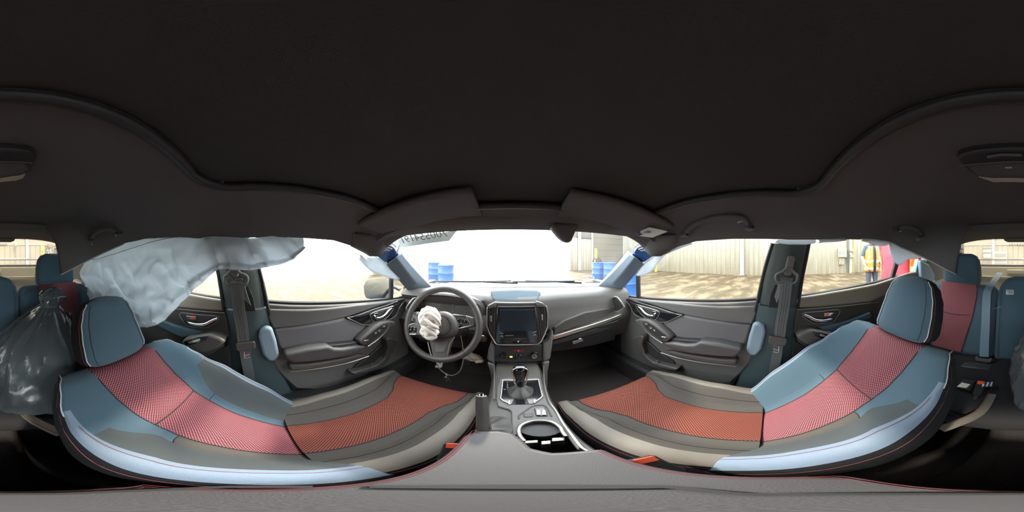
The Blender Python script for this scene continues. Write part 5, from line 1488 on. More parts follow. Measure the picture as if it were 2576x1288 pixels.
# ---------------------------------------------------------------- rear bench
RB = thing('rear_bench', 'three place rear bench in grey cloth with a blue cast painted in, red woven backs', 'bench seat', (0, -.6, .27))
RO, RN = Vector((0, -.80, .60)), Vector((0, 1, .36)).normalized()
RU = Vector((0, -.36, 1)).normalized()
Z7 = (2150, 560, 2576)
def rp3(L, d=0.0, s=1, Z=Z7):
    pts = [PL(*zm(Z, a, b), RO + RN * d, RN) for a, b in L]
    return pts if s > 0 else [mir(p) for p in pts]
def rq(x, z, d=0.0): # point on the seat back plane at x and height z
    f = (z - RO.z) / RU.z
    return Vector((x, 0, 0)) + Vector((0, RO.y, RO.z)) + RU * f + RN * d
for s in (-1, 1):
    outl = [rq(s * .135, .60), rq(s * .135, 1.0), rq(s * .15, 1.03), rq(s * .45, 1.035), rq(s * .56, 1.02), rq(s * .61, .97), rq(s * .64, .85), rq(s * .66, .60)]
    bk = plate('back_side', outl, -RN * .14, M['blue_cast_cloth'], RB, .03, 4)
    # raised outer bolster
    plate('back_bolster', [rq(s * .50, .62, .03), rq(s * .505, .95, .02), rq(s * .54, 1.0, .01), rq(s * .60, .95, .02), rq(s * .65, .80, .03), rq(s * .66, .60, .03)], -RN * .06, M['blue_cast_cloth'], RB, .025, 4)
    ins = [rq(s * .255, 1.025, .006), rq(s * .50, 1.03, .006), rq(s * .505, .95, .006), rq(s * .49, .84, .006), rq(s * .495, .72, .006), rq(s * .485, .615, .006), rq(s * .30, .615, .006), rq(s * .285, .72, .006), rq(s * .262, .84, .006), rq(s * .25, .95, .006)]
    io = plate('back_insert', ins, -RN * .02, M['red_weave'], RB, .006, 3)
    uvl = io.data.uv_layers.new(name='UVMap')
    for l in io.data.loops:
        c = io.data.vertices[l.vertex_index].co
        uvl.data[l.index].uv = (c.x, (c - RO).dot(RU))
    tube('seam', [rq(s * .275, .845, .007), rq(s * .38, .838, .008), rq(s * .49, .845, .007)], .0016, M['black'], RB, 5, sub=4)
    tube('stitching', [rq(s * .145, .80, .003), rq(s * .15, .90, .003), rq(s * .175, .97, .003), rq(s * .25, 1.015, .003)], .0010, M['red_thread'], RB, 5, sub=4)
    tube('stitching', [rq(s * .61, .80, .032), rq(s * .59, .93, .022), rq(s * .55, .99, .012), rq(s * .50, 1.02, .004)], .0010, M['red_thread'], RB, 5, sub=4)
    # headrest
    hb_ = rq(s * .372, 1.035)
    hr_ = []
    for f, a, b in [(k / 20,) + tuple(interp([(0, .96, .9), (.15, 1.0, 1.0), (.5, .985, 1.0), (.75, .93, .95), (.9, .80, .8), (.97, .66, .55), (1, .5, .3)], k / 20)) for k in range(21)]:
        c = hb_ + Vector((0, .01 * f, .195 * f)) - RN * .045
        hr_.append([c + Vector((math.copysign(abs(math.cos(t)) ** .55, math.cos(t)) * .128 * a, math.copysign(abs(math.sin(t)) ** .6, math.sin(t)) * .05 * b, 0)) for t in [k * math.pi / 16 for k in range(32)]])
    h = loft('headrest', hr_, M['warm_cast_cloth'] if False else M['blue_cast_cloth'], RB, True, True, 60)
    for sx in (-.05, .05): tube('headrest_post', [hb_ + Vector((sx, 0, .02)) - RN * .05, hb_ + Vector((sx, 0, -.05)) - RN * .05], .006, M['satin'], h, 8)
    # release knob on the shoulder
    kp_ = rq(s * .57, 1.01, -.03)
    lathe('release_knob', [(.018, 0), (.018, .008), (.010, .012), (.010, .024), (0, .026)], kp_, (0, .1, 1), M['satin'], RB, 14)
# middle place
plate('back_middle', [rq(-.13, .60, .012), rq(-.133, .95, .012), rq(-.12, 1.02, .005), rq(-.085, 1.072, 0), rq(-.03, 1.085, 0), rq(.03, 1.085, 0), rq(.085, 1.072, 0), rq(.12, 1.02, .005), rq(.133, .95, .012), rq(.13, .60, .012)], -RN * .13, M['blue_cast_cloth'], RB, .03, 4)
for s in (-1, 1): tube('seam', [rq(s * .105, .62, .013), rq(s * .108, .9, .013), rq(s * .10, 1.0, .009)], .0012, M['black'], RB, 5, sub=3)
tg = P(2538, 725, y=-.93)
tgp = rq(P(2541, 724, y=-.94).x, .985, .016)
lbl = plate('care_tag', [tgp + Vector((a, 0, 0)) + RU * b for a, b in ((-.022, -.014), (.022, -.014), (.022, .014), (-.022, .014))], RN * .0015, M['white_piping'], RB, 0)
for k in range(3): plate('print', [tgp + RN * .002 + Vector((a, 0, 0)) + RU * (b - .007 * k) for a, b in ((-.018, .006), (.018 - .006 * k, .006), (.018 - .006 * k, .009), (-.018, .009))], RN * .0008, M['paper_print'], lbl, 0)
tube('loose_thread', [rq(.15, .89, .006), rq(.128, .895, .014), rq(.118, .90, .016), rq(.10, .905, .018)], .0009, M['white_piping'], RB, 4, sub=4)
# cushion: one deep pad with three places, piping strips, dark front
rings = []
for i in range(41):
    x = -.66 + 1.32 * i / 40
    a = abs(x)
    hump = .012 * (math.exp(-((a - .37) / .10) ** 2)) * -1 + .014 * math.exp(-((a - .60) / .05) ** 2) + (.010 if a < .13 else 0)
    fr = -.385 - .02 * (a / .66) ** 4
    rings.append([(x, -.84, .60 + hump * .6), (x, -.70, .60 + hump), (x, -.52, .60 + hump), (x, fr - .06, .59 + hump), (x, fr - .015, .575 + hump), (x, fr, .545), (x, fr - .01, .48), (x, fr - .05, .40), (x, -.84, .40)])
loft('cushion', rings, M['black_cloth'], RB, True, True, 60)
for s in (-1, 1):
    path = [P(u, v, z=.606) for u, v in ((2506, 968), (2492, 1000), (2470, 1033), (2440, 1052), (2405, 1066), (2365, 1080))]
    path = [p if s > 0 else mir(p) for p in path]
    ribbon('cushion_strip', path, (1, 0.4 * s, 0), .028, .006, M['warm_cast_beige'], RB, 6)
    tube('stitching', [p + Vector((.010, 0, .0045)) for p in path], .0007, M['red_thread'], RB, 4, sub=5)
    tube('seam', [P(2440, 1060, z=.606) if s > 0 else mir(P(2440, 1060, z=.606)), (s * .20, -.40, .575), (s * .21, -.385, .54)], .0016, M['black'], RB, 5, sub=4)

# ================================================================== belts
def front_belt(s, label):
    T = thing('seat_belt', label, 'seat belt', aset(P(1972, 705, x=.64), s))
    A = lambda L: [aset(p, s) for p in L]
    px6 = lambda L, x: [P(*zm(Z6, a, b), x=x) for a, b in L]
    # anchor cover, guide loop
    plate('anchor_cover', A(px6([(418, 300), (425, 270), (455, 262), (482, 272), (484, 300), (462, 420), (440, 438), (400, 432), (396, 400)], .638)), Vector((s * .018, 0, 0)), M['plastic_soft'], T, .006, 3)
    loop = px6([(350, 412), (385, 398), (400, 380), (425, 372), (460, 385), (480, 412), (500, 430), (495, 470), (470, 490), (440, 478), (400, 472), (350, 485), (330, 460), (330, 430)], .634)
    tube('guide_loop', A(loop), .0058, M['plastic_soft'], T, 8, closed=True, sub=4)
    plate('guide_bar', A(px6([(365, 440), (475, 448), (478, 466), (362, 458)], .637)), Vector((s * .006, 0, 0)), M['plastic'], T, .002)
    strap = [P(*zm(Z6, a, b), x=x) for a, b, x in ((415, 455, .638), (412, 490, .634), (402, 600, .640), (390, 700, .655), (372, 800, .662), (360, 900, .668), (352, 950, .668))]
    ribbon('webbing', A(strap), (0, 1, 0), .048, .0022, M['belt'], T, 6)
    for k in (-1, 0, 1):
        tube('webbing_rib', A([p + Vector((-.0018, k * .011, 0)) for p in strap]), .0011, M['plastic'], T, 4, sub=5)
    low = [P(*zm(Z6, a, b), x=x) for a, b, x in ((352, 950, .670), (340, 1050, .678), (322, 1150, .684), (305, 1250, .69))]
    ribbon('webbing', A(low), (0, 1, 0), .044, .0022, M['belt'], T, 6)
    ret = [P(*zm(Z6, a, b), x=x) for a, b, x in ((372, 480, .642), (335, 600, .665), (300, 690, .678))]
    ribbon('webbing', A(ret), (.4, 1, 0), .02, .002, M['belt'], T, 6)
    tg_ = plate('tongue', A(px6([(270, 930), (285, 922), (400, 938), (420, 950), (415, 985), (398, 1003), (345, 995), (300, 990), (268, 975)], .655)), Vector((s * .012, 0, 0)), M['plastic'], T, .004, 3)
    fr_ = px6([(315, 995), (350, 1000), (352, 1030), (348, 1052), (312, 1046), (314, 1020)], .66)
    tube('tongue_plate', A(fr_), .0022, M['chrome'], tg_, 6, closed=True)
    tube('tongue_plate', A(px6([(314, 1024), (351, 1030)], .66)), .0022, M['chrome'], tg_, 6)
    return T
front_belt(1, 'black seat belt hanging on the centre pillar behind the passenger door')
front_belt(-1, 'black seat belt hanging on the centre pillar behind the driver door')

RBelt = thing('seat_belt', 'pale blue grey strap of the rear middle belt hanging over the bench back', 'seat belt', rq(.2, 1.03))
bp_ = [P(2516, 686, y=-1.22), P(2508, 697, y=-1.10), P(2497, 712, y=-.985)]
dn = [PL(*zm(Z7, a, b), RO + RN * .03, RN) for a, b in ((1010, 520), (1000, 640), (995, 780), (988, 900), (985, 1020))]
ribbon('webbing', bp_ + dn, (1, 0, 0), .047, .0025, M['belt_blue'], RBelt, 6)
tgc = PL(*zm(Z7, 982, 1040), RO + RN * .035, RN)
plate('tongue', [tgc + Vector((a, 0, 0)) + RU * b for a, b in ((-.042, .012), (-.034, .018), (-.026, .006), (.026, .006), (.034, .018), (.042, .012), (.040, -.006), (.030, -.014), (-.030, -.014), (-.040, -.006))], RN * .012, M['plastic'], RBelt, .003, 3)
plate('tongue_plate', [tgc + Vector((a - .006, 0, 0)) + RU * b for a, b in ((-.016, -.014), (.016, -.014), (.014, -.05), (-.014, -.05))], RN * .004, M['plastic_dark'], RBelt, .002)

def buckle(c, rz, label, tilt=.5, size=1.0):
    T = thing('belt_buckle', label, 'belt buckle', c)
    d = Vector((math.sin(rz) * math.cos(tilt), math.cos(rz) * math.cos(tilt), math.sin(tilt))); sx = Vector((math.cos(rz), -math.sin(rz), 0)); nn = sx.cross(d)
    c = Vector(c)
    def q(a, b, h): return c + sx * (a * size) + d * (b * size) + nn * (h * size)
    plate('case', [q(a, b, -.010) for a, b in ((-.020, 0), (.020, 0), (.019, -.07), (.010, -.085), (-.010, -.085), (-.019, -.07))], nn * .020 * size, M['black'], T, .004, 3)
    plate('release_button', [q(a, b, .0085) for a, b in ((-.015, .004), (.015, .004), (.014, -.016), (-.014, -.016))], nn * .005 * size, M['orange'], T, .0015)
    tube('stalk', [q(0, -.08, 0), q(0, -.14, -.005)], .008, M['plastic_dark'], T, 8)
    return T
p = P(1148, 1116, z=.60); buckle(p, -.2, 'driver belt buckle with red button beside the armrest', .75)
p = P(1612, 1152, z=.607); buckle(p, .2, 'passenger belt buckle with orange button beside the armrest', .75)
p = PL(*zm(Z7, 965, 1215), (0, 0, .635), (0, 0, 1)); rbk = buckle(p, math.pi, 'rear belt buckle with red button on the bench', .5, .85)
p2 = PL(*zm(Z7, 1010, 1225), (0, 0, .63), (0, 0, 1))
lb2 = thing('fabric_label', 'striped white and navy fabric label beside the rear belt buckle', 'label', p2)
for k in range(5): box('stripe', p2 + Vector((-.002 + .0 * k, 0, 0)) + Vector((-.012 + .006 * k, .004 * k, .002 * k)), (.006, .03, .004), M['white_paint'] if k % 2 == 0 else M['drum'], lb2, .001)
fl_ = thing('anchor_flap', 'black open flap with pale card at the rear child seat anchor', 'flap', PL(*zm(Z7, 850, 1240), (0, 0, .615), (0, 0, 1)))
plate('flap', [PL(*zm(Z7, a, b), (0, 0, .618), (0, 0, 1)) for a, b in ((770, 1250), (820, 1185), (925, 1200), (880, 1275))], (0, 0, -.012), M['black'], fl_, .003)
plate('card', [PL(*zm(Z7, a, b), (0, 0, .6195), (0, 0, 1)) for a, b in ((778, 1247), (815, 1215), (880, 1230), (850, 1258))], (0, 0, -.001), M['paper'], fl_, 0)
an = thing('seat_anchor', 'metal child seat anchor slot below the rear bench back', 'anchor', PL(*zm(Z7, 895, 1150), (0, -.79, .60), (0, 1, .3)))
ao = [PL(*zm(Z7, a, b), (0, -.70, .62), (0, 1, .5)) for a, b in ((866, 1116), (932, 1124), (915, 1188), (852, 1178))]
plate('slot_panel', [PL(*zm(Z7, a, b), (0, -.705, .62), (0, 1, .5)) for a, b in ((780, 1092), (950, 1104), (1040, 1125), (1040, 1160), (940, 1200), (780, 1190))], (0, -.05, 0), M['plastic_dark'], an, .004)
tube('frame', ao, .003, M['chrome'], an, 6, closed=True)
plate('bar', [ao[0].lerp(ao[3], .4), ao[1].lerp(ao[2], .4), ao[1].lerp(ao[2], .62), ao[0].lerp(ao[3], .62)], (0, -.004, 0), M['satin'], an, .001)

# ================================================================== curtain airbags
CA = thing('curtain_airbag', 'large white blue curtain airbag draped over the driver side windows', 'airbag', P(400, 640, x=-.60))
pairs = [((222, 664), (228, 735)), ((260, 652), (262, 775)), ((300, 640), (312, 800)), ((340, 629), (370, 820)), ((385, 620), (422, 799)), ((430, 615), (466, 757)), ((470, 613), (504, 717)), ((500, 620), (536, 688)), ((540, 614), (562, 677)), ((590, 614), (612, 675)), ((630, 622), (652, 674)), ((680, 616), (690, 668)), ((720, 617), (718, 655)), ((762, 621), (760, 627))]
tops = catmull([P(a[0], a[1] - 22, x=-.632) for a, b in pairs], 12); bots = catmull([P(b[0], b[1], x=-.615) for a, b in pairs], 12)
nA = len(tops) - 1
def bagpt(a, b):
    i = min(nA, round(a * nA)); p = tops[i].lerp(bots[i], b)
    h = (tops[i] - bots[i]).length
    q = Vector((p.y * 5, p.z * 5, 1))
    puff = .045 * math.sin(math.pi * min(1, b * 1.05)) * min(1, h / .15)
    w1 = 1 - 2 * abs(noise.noise(Vector((p.y * 6 + p.z * 4, p.y * 2 - p.z * 3, 3.1)))); w2 = 1 - 2 * abs(noise.noise(Vector((p.y * 15 + p.z * 9, p.z * 8 - p.y * 3, .5)))); w3 = 1 - 2 * abs(noise.noise(Vector((p.y * 9 - p.z * 15, p.z * 12 + p.y * 12, 7.5))))
    fold = .030 * w1 * abs(w1) + .016 * w2 * abs(w2) + .009 * w3 + .003 * noise.noise(Vector((p.y * 50, p.z * 50, 2)))
    roll = .022 * math.exp(-((b - .93) / .07) ** 2)
    return p + Vector((puff + fold * (.3 + b) + roll, 0, .004 * math.sin(p.y * 40) * b))
sheet('bag_cloth', bagpt, nA, 60, .003, M['airbag'], CA, 80)
tube('red_seam', [bagpt(a / 40 * .43, .16 + .0 * a - .13 * (a / 40)) + Vector((.004, 0, 0)) for a in range(41)], .0011, M['red_thread'], CA, 4)

def scrap(pts, s, label, x0=.612, seed=1, nv=8, ext=.0):
    """a loose tail of bag cloth: top edge and bottom edge given in photo pixels"""
    tp = catmull([P(u, v, x=x0 * s) for (u, v), _ in pts], 5); bt = catmull([P(u, v, x=(x0 + ext) * s) for _, (u, v) in pts], 5)
    n = len(tp) - 1
    def fn(a, b):
        i = min(n, round(a * n)); p = tp[i].lerp(bt[i], b)
        return p - Vector((s, 0, 0)) * (.012 * math.sin(math.pi * b) + .012 * noise.noise(Vector((p.y * 22 + p.z * 20, p.z * 16, seed))))
    T = thing('airbag_tail', label, 'airbag', tp[n // 2], 'loose tails of the curtain airbags')
    sheet('bag_cloth', fn, n, nv, .003, M['airbag'], T, 80)
scrap([((2228, 606), (2236, 622)), ((2245, 610), (2247, 655)), ((2262, 617), (2266, 667)), ((2285, 626), (2284, 653)), ((2318, 644), (2316, 648))], 1, 'crumpled pale bag cloth hanging over the rear passenger side quarter window', seed=2)
scrap([((2165, 601), (2166, 606)), ((2190, 602), (2192, 612)), ((2215, 604), (2216, 619)), ((2232, 607), (2232, 616))], 1, 'thin pale bag cloth edge above the rear passenger side window', seed=5)
scrap([((2060, 603), (2061, 611)), ((2075, 602), (2076, 609)), ((2100, 602), (2102, 608)), ((2128, 601), (2130, 604))], 1, 'narrow pale bag cloth edge just behind the centre pillar top', seed=7)
scrap([((1602, 690), (1606, 694)), ((1618, 668), (1626, 690)), ((1632, 655), (1648, 676)), ((1645, 645), (1655, 662)), ((1668, 632), (1676, 640)), ((1700, 620), (1706, 627)), ((1740, 609), (1742, 613))], 1, 'pale bag cloth dangling behind the passenger front pillar', .645, 9)
scrap([((902, 640), (903, 652)), ((925, 642), (925, 676)), ((955, 650), (958, 692)), ((980, 664), (985, 701)), ((1002, 690), (1004, 706))], -1, 'pale bag cloth dangling beside the driver front pillar', .645, 12)

# ================================================================== rubbish bag on the bench
GB = thing('rubbish_bag', 'knotted black plastic rubbish bag on the rear bench', 'rubbish bag', (-.18, -.6, .61))
sec_ = [(.605, -.165, -.575, .150, .150), (.63, -.165, -.580, .178, .185), (.69, -.17, -.60, .180, .180), (.76, -.175, -.625, .170, .160), (.83, -.19, -.655, .150, .135), (.89, -.215, -.69, .115, .10), (.935, -.24, -.72, .070, .06), (.96, -.255, -.735, .036, .034), (.985, -.265, -.74, .05, .045), (1.01, -.27, -.742, .052, .05), (1.035, -.275, -.745, .038, .03), (1.045, -.28, -.745, .012, .01)]
nz_ = 60; nr_ = 90
V, F = [], []
for i in range(nz_ + 1):
    f = i / nz_ * (len(sec_) - 1); k = min(len(sec_) - 2, int(f)); g = f - k
    z, cx, cy, rx, ry = [a + (b - a) * g for a, b in zip(sec_[k], sec_[k + 1])]
    for j in range(nr_):
        t = 2 * math.pi * j / nr_
        tw = t + .9 * (z - .6)
        d = Vector((math.cos(tw), math.sin(tw), 0))
        ridge = 1 - 2 * abs(noise.noise(Vector((d.x * 2.6, d.y * 2.6, z * 2.2 + 7))))
        r2 = 1 - 2 * abs(noise.noise(Vector((d.x * 6, d.y * 6, z * 6 + 2))))
        fine = noise.noise(Vector((d.x * 11, d.y * 11, z * 26)))
        big = noise.noise(Vector((d.x * 1.3, d.y * 1.3, z * 3 + 4)))
        k_ = 1 + .12 * ridge + .085 * r2 + .045 * fine + .14 * big
        if z > .95: k_ += .25 * math.sin(7 * t + z * 60) * .5
        if i == 0: k_ = 1
        e = .8
        V.append((cx + rx * k_ * math.copysign(abs(math.cos(t)) ** e, math.cos(t)), cy + ry * k_ * math.copysign(abs(math.sin(t)) ** e, math.sin(t)), z + .006 * fine * (i > 0)))
for i in range(nz_):
    for j in range(nr_):
        l = (j + 1) % nr_
        F.append([i * nr_ + j, i * nr_ + l, (i + 1) * nr_ + l, (i + 1) * nr_ + j])
F.append(list(range(nr_))); F.append([nz_ * nr_ + j for j in range(nr_)])
mesh('sack', V, F, M['bag'], GB, 60)
def flapfn(a, b):
    p = Vector((-.26, -.725, .955)).lerp(Vector((-.34, -.66, .955)), a) + Vector((0, 0, -.05 * b))
    return p + Vector((.012 * noise.noise(Vector((a * 4, b * 3, 1))), .015 * noise.noise(Vector((a * 5, b * 4, 5))), .012 * noise.noise(Vector((a * 6, b * 3, 8))) - .02 * a))
sheet('tie_flap', flapfn, 14, 6, .001, M['bag'], GB, 80)
def flapfn2(a, b):
    p = Vector((-.255, -.73, .97)).lerp(Vector((-.20, -.70, 1.015)), a) + Vector((0, 0, .035 * (b - .5)))
    return p + Vector((.015 * noise.noise(Vector((a * 5, b * 4, 11))), .015 * noise.noise(Vector((a * 6, b * 4, 15))), .012 * noise.noise(Vector((a * 6, b * 5, 18)))))
sheet('tie_flap', flapfn2, 14, 6, .001, M['bag'], GB, 80)

# ================================================================== roof fittings
DL = thing('dome_lamp', 'grey oval dome lamp in the roof behind the sunroof', 'lamp', P(2535, 420, z=1.39))
RZ = 1.385
ol = [(2405, 402), (2418, 392), (2450, 384), (2500, 379), (2576, 377), (2640, 382), (2660, 388), (2667, 400), (2655, 432), (2640, 447), (2620, 454), (2576, 459), (2500, 459), (2462, 450), (2430, 428)]
plate('housing', [P(u, v, z=RZ) for u, v in ol], (0, 0, .03), M['plastic_dark'], DL, .006, 3)
plate('lens', [P(u, v, z=RZ - .003) for u, v in ((2432, 420), (2480, 413), (2576, 410), (2640, 413), (2650, 425), (2636, 446), (2576, 456), (2500, 456), (2464, 447))], (0, 0, .012), M['plastic'], DL, .004)
plate('bright_rim', [P(u, v, z=RZ - .005) for u, v in ((2462, 446), (2500, 450), (2576, 450), (2625, 443), (2640, 438), (2634, 449), (2615, 455), (2576, 459), (2500, 459))], (0, 0, .01), mat('pale_lens', (.55, .48, .36), .3), DL, .001)
tube('seam', [P(u, v, z=RZ - .004) for u, v in ((2412, 418), (2480, 411), (2576, 407), (2658, 410))], .0014, M['plastic_soft'], DL, 5)
tube('switch_line', [P(u, v, z=RZ - .004) for u, v in ((2484, 395), (2520, 389), (2570, 391))], .003, M['plastic_soft'], DL, 5)
for k in range(3): lathe('button_mark', [(.003, 0), (.003, .001), (0, .001)], P(2532 + 5 * k, 421, z=RZ - .004), (0, 0, -1), M['white_piping'], DL, 8)

def grab(pts, clips, label):
    T = thing('grab_handle', label, 'grab handle', pts[len(pts) // 2])
    tube('grip', pts, lambda f: .010 + .004 * math.sin(math.pi * f), M['headliner'], T, 10, sub=6, flat=.8)
    for c in (pts[0], pts[-1]): lathe('mount', [(.017, -.006), (.017, .006), (.010, .010)], c, (0, 0, -1), M['plastic_dark'], T, 14)
    for c in clips:
        tube('torn_clip', [c, c + Vector((.004, .004, -.010)), c + Vector((-.004, -.012, -.006))], .0022, M['white_piping'], T, 5)
grab([P(u, v, x=x) for u, v, x in ((1722, 590, .56), (1745, 566, .54), (1790, 551, .525), (1840, 546, .52), (1872, 552, .525), (1885, 572, .54))], [P(1858, 553, x=.52), P(1718, 587, x=.55)], 'dark grab handle in the roof above the passenger door')
grab([P(u, v, x=x) for u, v, x in ((2255, 578, .53), (2278, 570, .51), (2305, 578, .50), (2318, 592, .51))], [P(2262, 578, x=.52), P(2308, 600, x=.51)], 'dark rear grab handle with a torn pale clip on the passenger side')
grab([P(u, v, x=x) for u, v, x in ((228, 600, -.50), (244, 583, -.49), (272, 576, -.50), (300, 586, -.53))], [P(292, 590, x=-.52), P(232, 612, x=-.51)], 'dark rear grab handle with two torn pale clips above the curtain airbag')

# ================================================================== driver footwell odds and ends
WL_ = thing('hanging_cable', 'pale cable loop with a torn clip hanging below the steering wheel', 'cable', P(1130, 940, y=.72))
cy = .70
pts = [P(*zm(Z3, a, b), y=y) for a, b, y in ((985, 890, .76), (1003, 960, .75), (1014, 1060, .74), (1010, 1140, .73), (985, 1205, .72), (930, 1238, .715), (870, 1222, .71), (825, 1185, .71), (805, 1150, .71), (795, 1125, .715))]
tube('cable', pts, .0032, M['warm_cast_beige'], WL_, 8, sub=6)
plate('clip', [P(*zm(Z3, a, b), y=.71) for a, b in ((790, 1160), (808, 1165), (800, 1130), (810, 1128), (826, 1150), (836, 1126), (852, 1126), (840, 1172), (815, 1180), (785, 1172))], (0, .006, 0), M['white_piping'], WL_, .001)
KY = thing('key_bunch', 'small bunch of keys dangling in the driver footwell', 'keys', P(1120, 950, y=.73))
kp0 = P(1122, 946, y=.73)
tube('ring', [kp0 + Vector((.010 * math.cos(a), 0, .010 * math.sin(a))) for a in [k * math.pi / 8 for k in range(16)]], .0014, M['chrome'], KY, 5, closed=True)
for a in (-.35, .05, .4):
    d = Vector((math.sin(a), .1, -math.cos(a))); sx = Vector((math.cos(a), 0, math.sin(a)))
    b = kp0 + d * .008
    plate('key', [b - sx * .007, b + sx * .007, b + sx * .007 + d * .016, b + sx * .003 + d * .02, b + sx * .003 + d * .042, b - sx * .003 + d * .046, b - sx * .003 + d * .02, b - sx * .007 + d * .016], (0, .003, 0), M['satin'], KY, .0005)
KA = thing('knee_airbag_cloth', 'crumpled beige airbag cloth spilling below the start button', 'airbag', P(1190, 905, y=.85))
blob('cloth', P(1186, 898, y=.80), Vector((.050, 0, -.008)), Vector((0, .03, 0)), Vector((0, 0, .018)), mat('crumpled_beige', (.24, .20, .155), .6, bump=.4, scale=120), KA, amp=.45, seed=21, folds=7)
blob('cloth', P(1200, 905, y=.79), Vector((.03, 0, -.004)), Vector((0, .02, .0)), Vector((0, 0, .012)), mat('crumpled_tan', (.36, .28, .2), .5, bump=.4, scale=120), KA, amp=.45, seed=25, folds=7)
for x in (-.43, -.30):
    pd2 = thing('pedal', 'black %s pedal in the driver footwell' % ('brake' if x < -.35 else 'accelerator'), 'pedal', (x, 1.0, .4))
    plate('pad', [(x - .03, .96, .40), (x + .03, .96, .40), (x + .028, 1.0, .50), (x - .028, 1.0, .50)], (0, .012, .0), M['rubber'], pd2, .004)
    tube('arm', [(x, .985, .45), (x, 1.05, .51), (x, 1.12, .56)], .010, M['plastic_dark'], pd2, 8)

# ================================================================== door mirror outside the driver window
EM = thing('side_mirror', 'dark housing of the driver side door mirror outside the window', 'mirror', P(950, 745, x=-.95))
mo = [(917, 742), (915, 720), (921, 707), (935, 702), (960, 702), (977, 706), (981, 720), (978, 742), (968, 751), (935, 753), (922, 750)]
fr0 = [P(u, v, x=-.94) for u, v in mo]
cen = sum(fr0, Vector()) / len(fr0)
back1 = [p + Vector((.01, .05, 0)) for p in fr0]
back2 = [cen.lerp(p, .6) + Vector((.015, .10, 0)) for p in fr0]
loft('housing', [[cen.lerp(p, .9) for p in fr0], fr0, back1, back2], M['plastic_tan'], EM, True, True, 60)
plate('mirror_glass', [cen.lerp(p, .86) + Vector((0, -.004, 0)) for p in fr0], (0, .003, 0), M['mirror'], EM, .001)
tube('arm', [P(950, 752, x=-.92) + Vector((0, .05, 0)), Vector((-.84, .90, .965)), Vector((-.78, .92, .95))], .022, M['plastic_dark'], EM, 10, sub=3, flat=.6)

# ================================================================== ring added on the armrest, standing in for the camera's own rim
SR_ = thing('camera_rim_ring', 'dark ring added on the armrest lid for the camera rim', 'strap', (0, .02, AZ))
lp = []
for k in range(40):
    az = math.radians(-50 + 340 * k / 39)
    if k % 1 == 0:
        r = .092 if -55 < math.degrees(az) < 65 else .066
        f_ = max(0, min(1, (math.degrees(az) - 55) / 25)); r = .088 + (.062 - .088) * f_
        if math.degrees(az) > 200: r = .062 + (.088 - .062) * min(1, (math.degrees(az) - 200) / 60)
        lp.append(Vector((EYE.x + r * math.sin(az), EYE.y + r * math.cos(az), AZ + .004)))
ribbon('loop', lp, lambda f: (math.sin(math.radians(-50 + 340 * f)), math.cos(math.radians(-50 + 340 * f)), 0), lambda f: .007 + .009 * math.exp(-((f - .17) / .14) ** 2), .003, M['plastic_dark'], SR_, 2)

# ================================================================== people outside the rear passenger side window
M['skin'] = mat('skin', (.50, .27, .18), .55, bump=.05, scale=300)
M['hair'] = mat('dark_hair', (.03, .022, .018), .6, bump=.5, scale=200)
M['red_shirt'] = mat('red_sweatshirt', (.50, .045, .075), .85, bump=.3, scale=500)
M['navy_shirt'] = mat('navy_shirt', (.035, .055, .085), .85, bump=.3, scale=500)
M['trousers'] = mat('dark_work_trousers', (.035, .045, .065), .85, bump=.3, scale=400)
M['boots'] = mat('dark_boots', (.03, .025, .02), .6)
M['vest_orange'] = mat('orange_vest', (.80, .17, .02), .7, bump=.2, scale=300)
M['vest_yellow'] = mat('yellow_tape', (.78, .72, .05), .6)
M['vest_silver'] = mat('reflective_tape', (.50, .52, .50), .35, .3)
M['eye'] = mat('eye_white', (.7, .7, .68), .3)

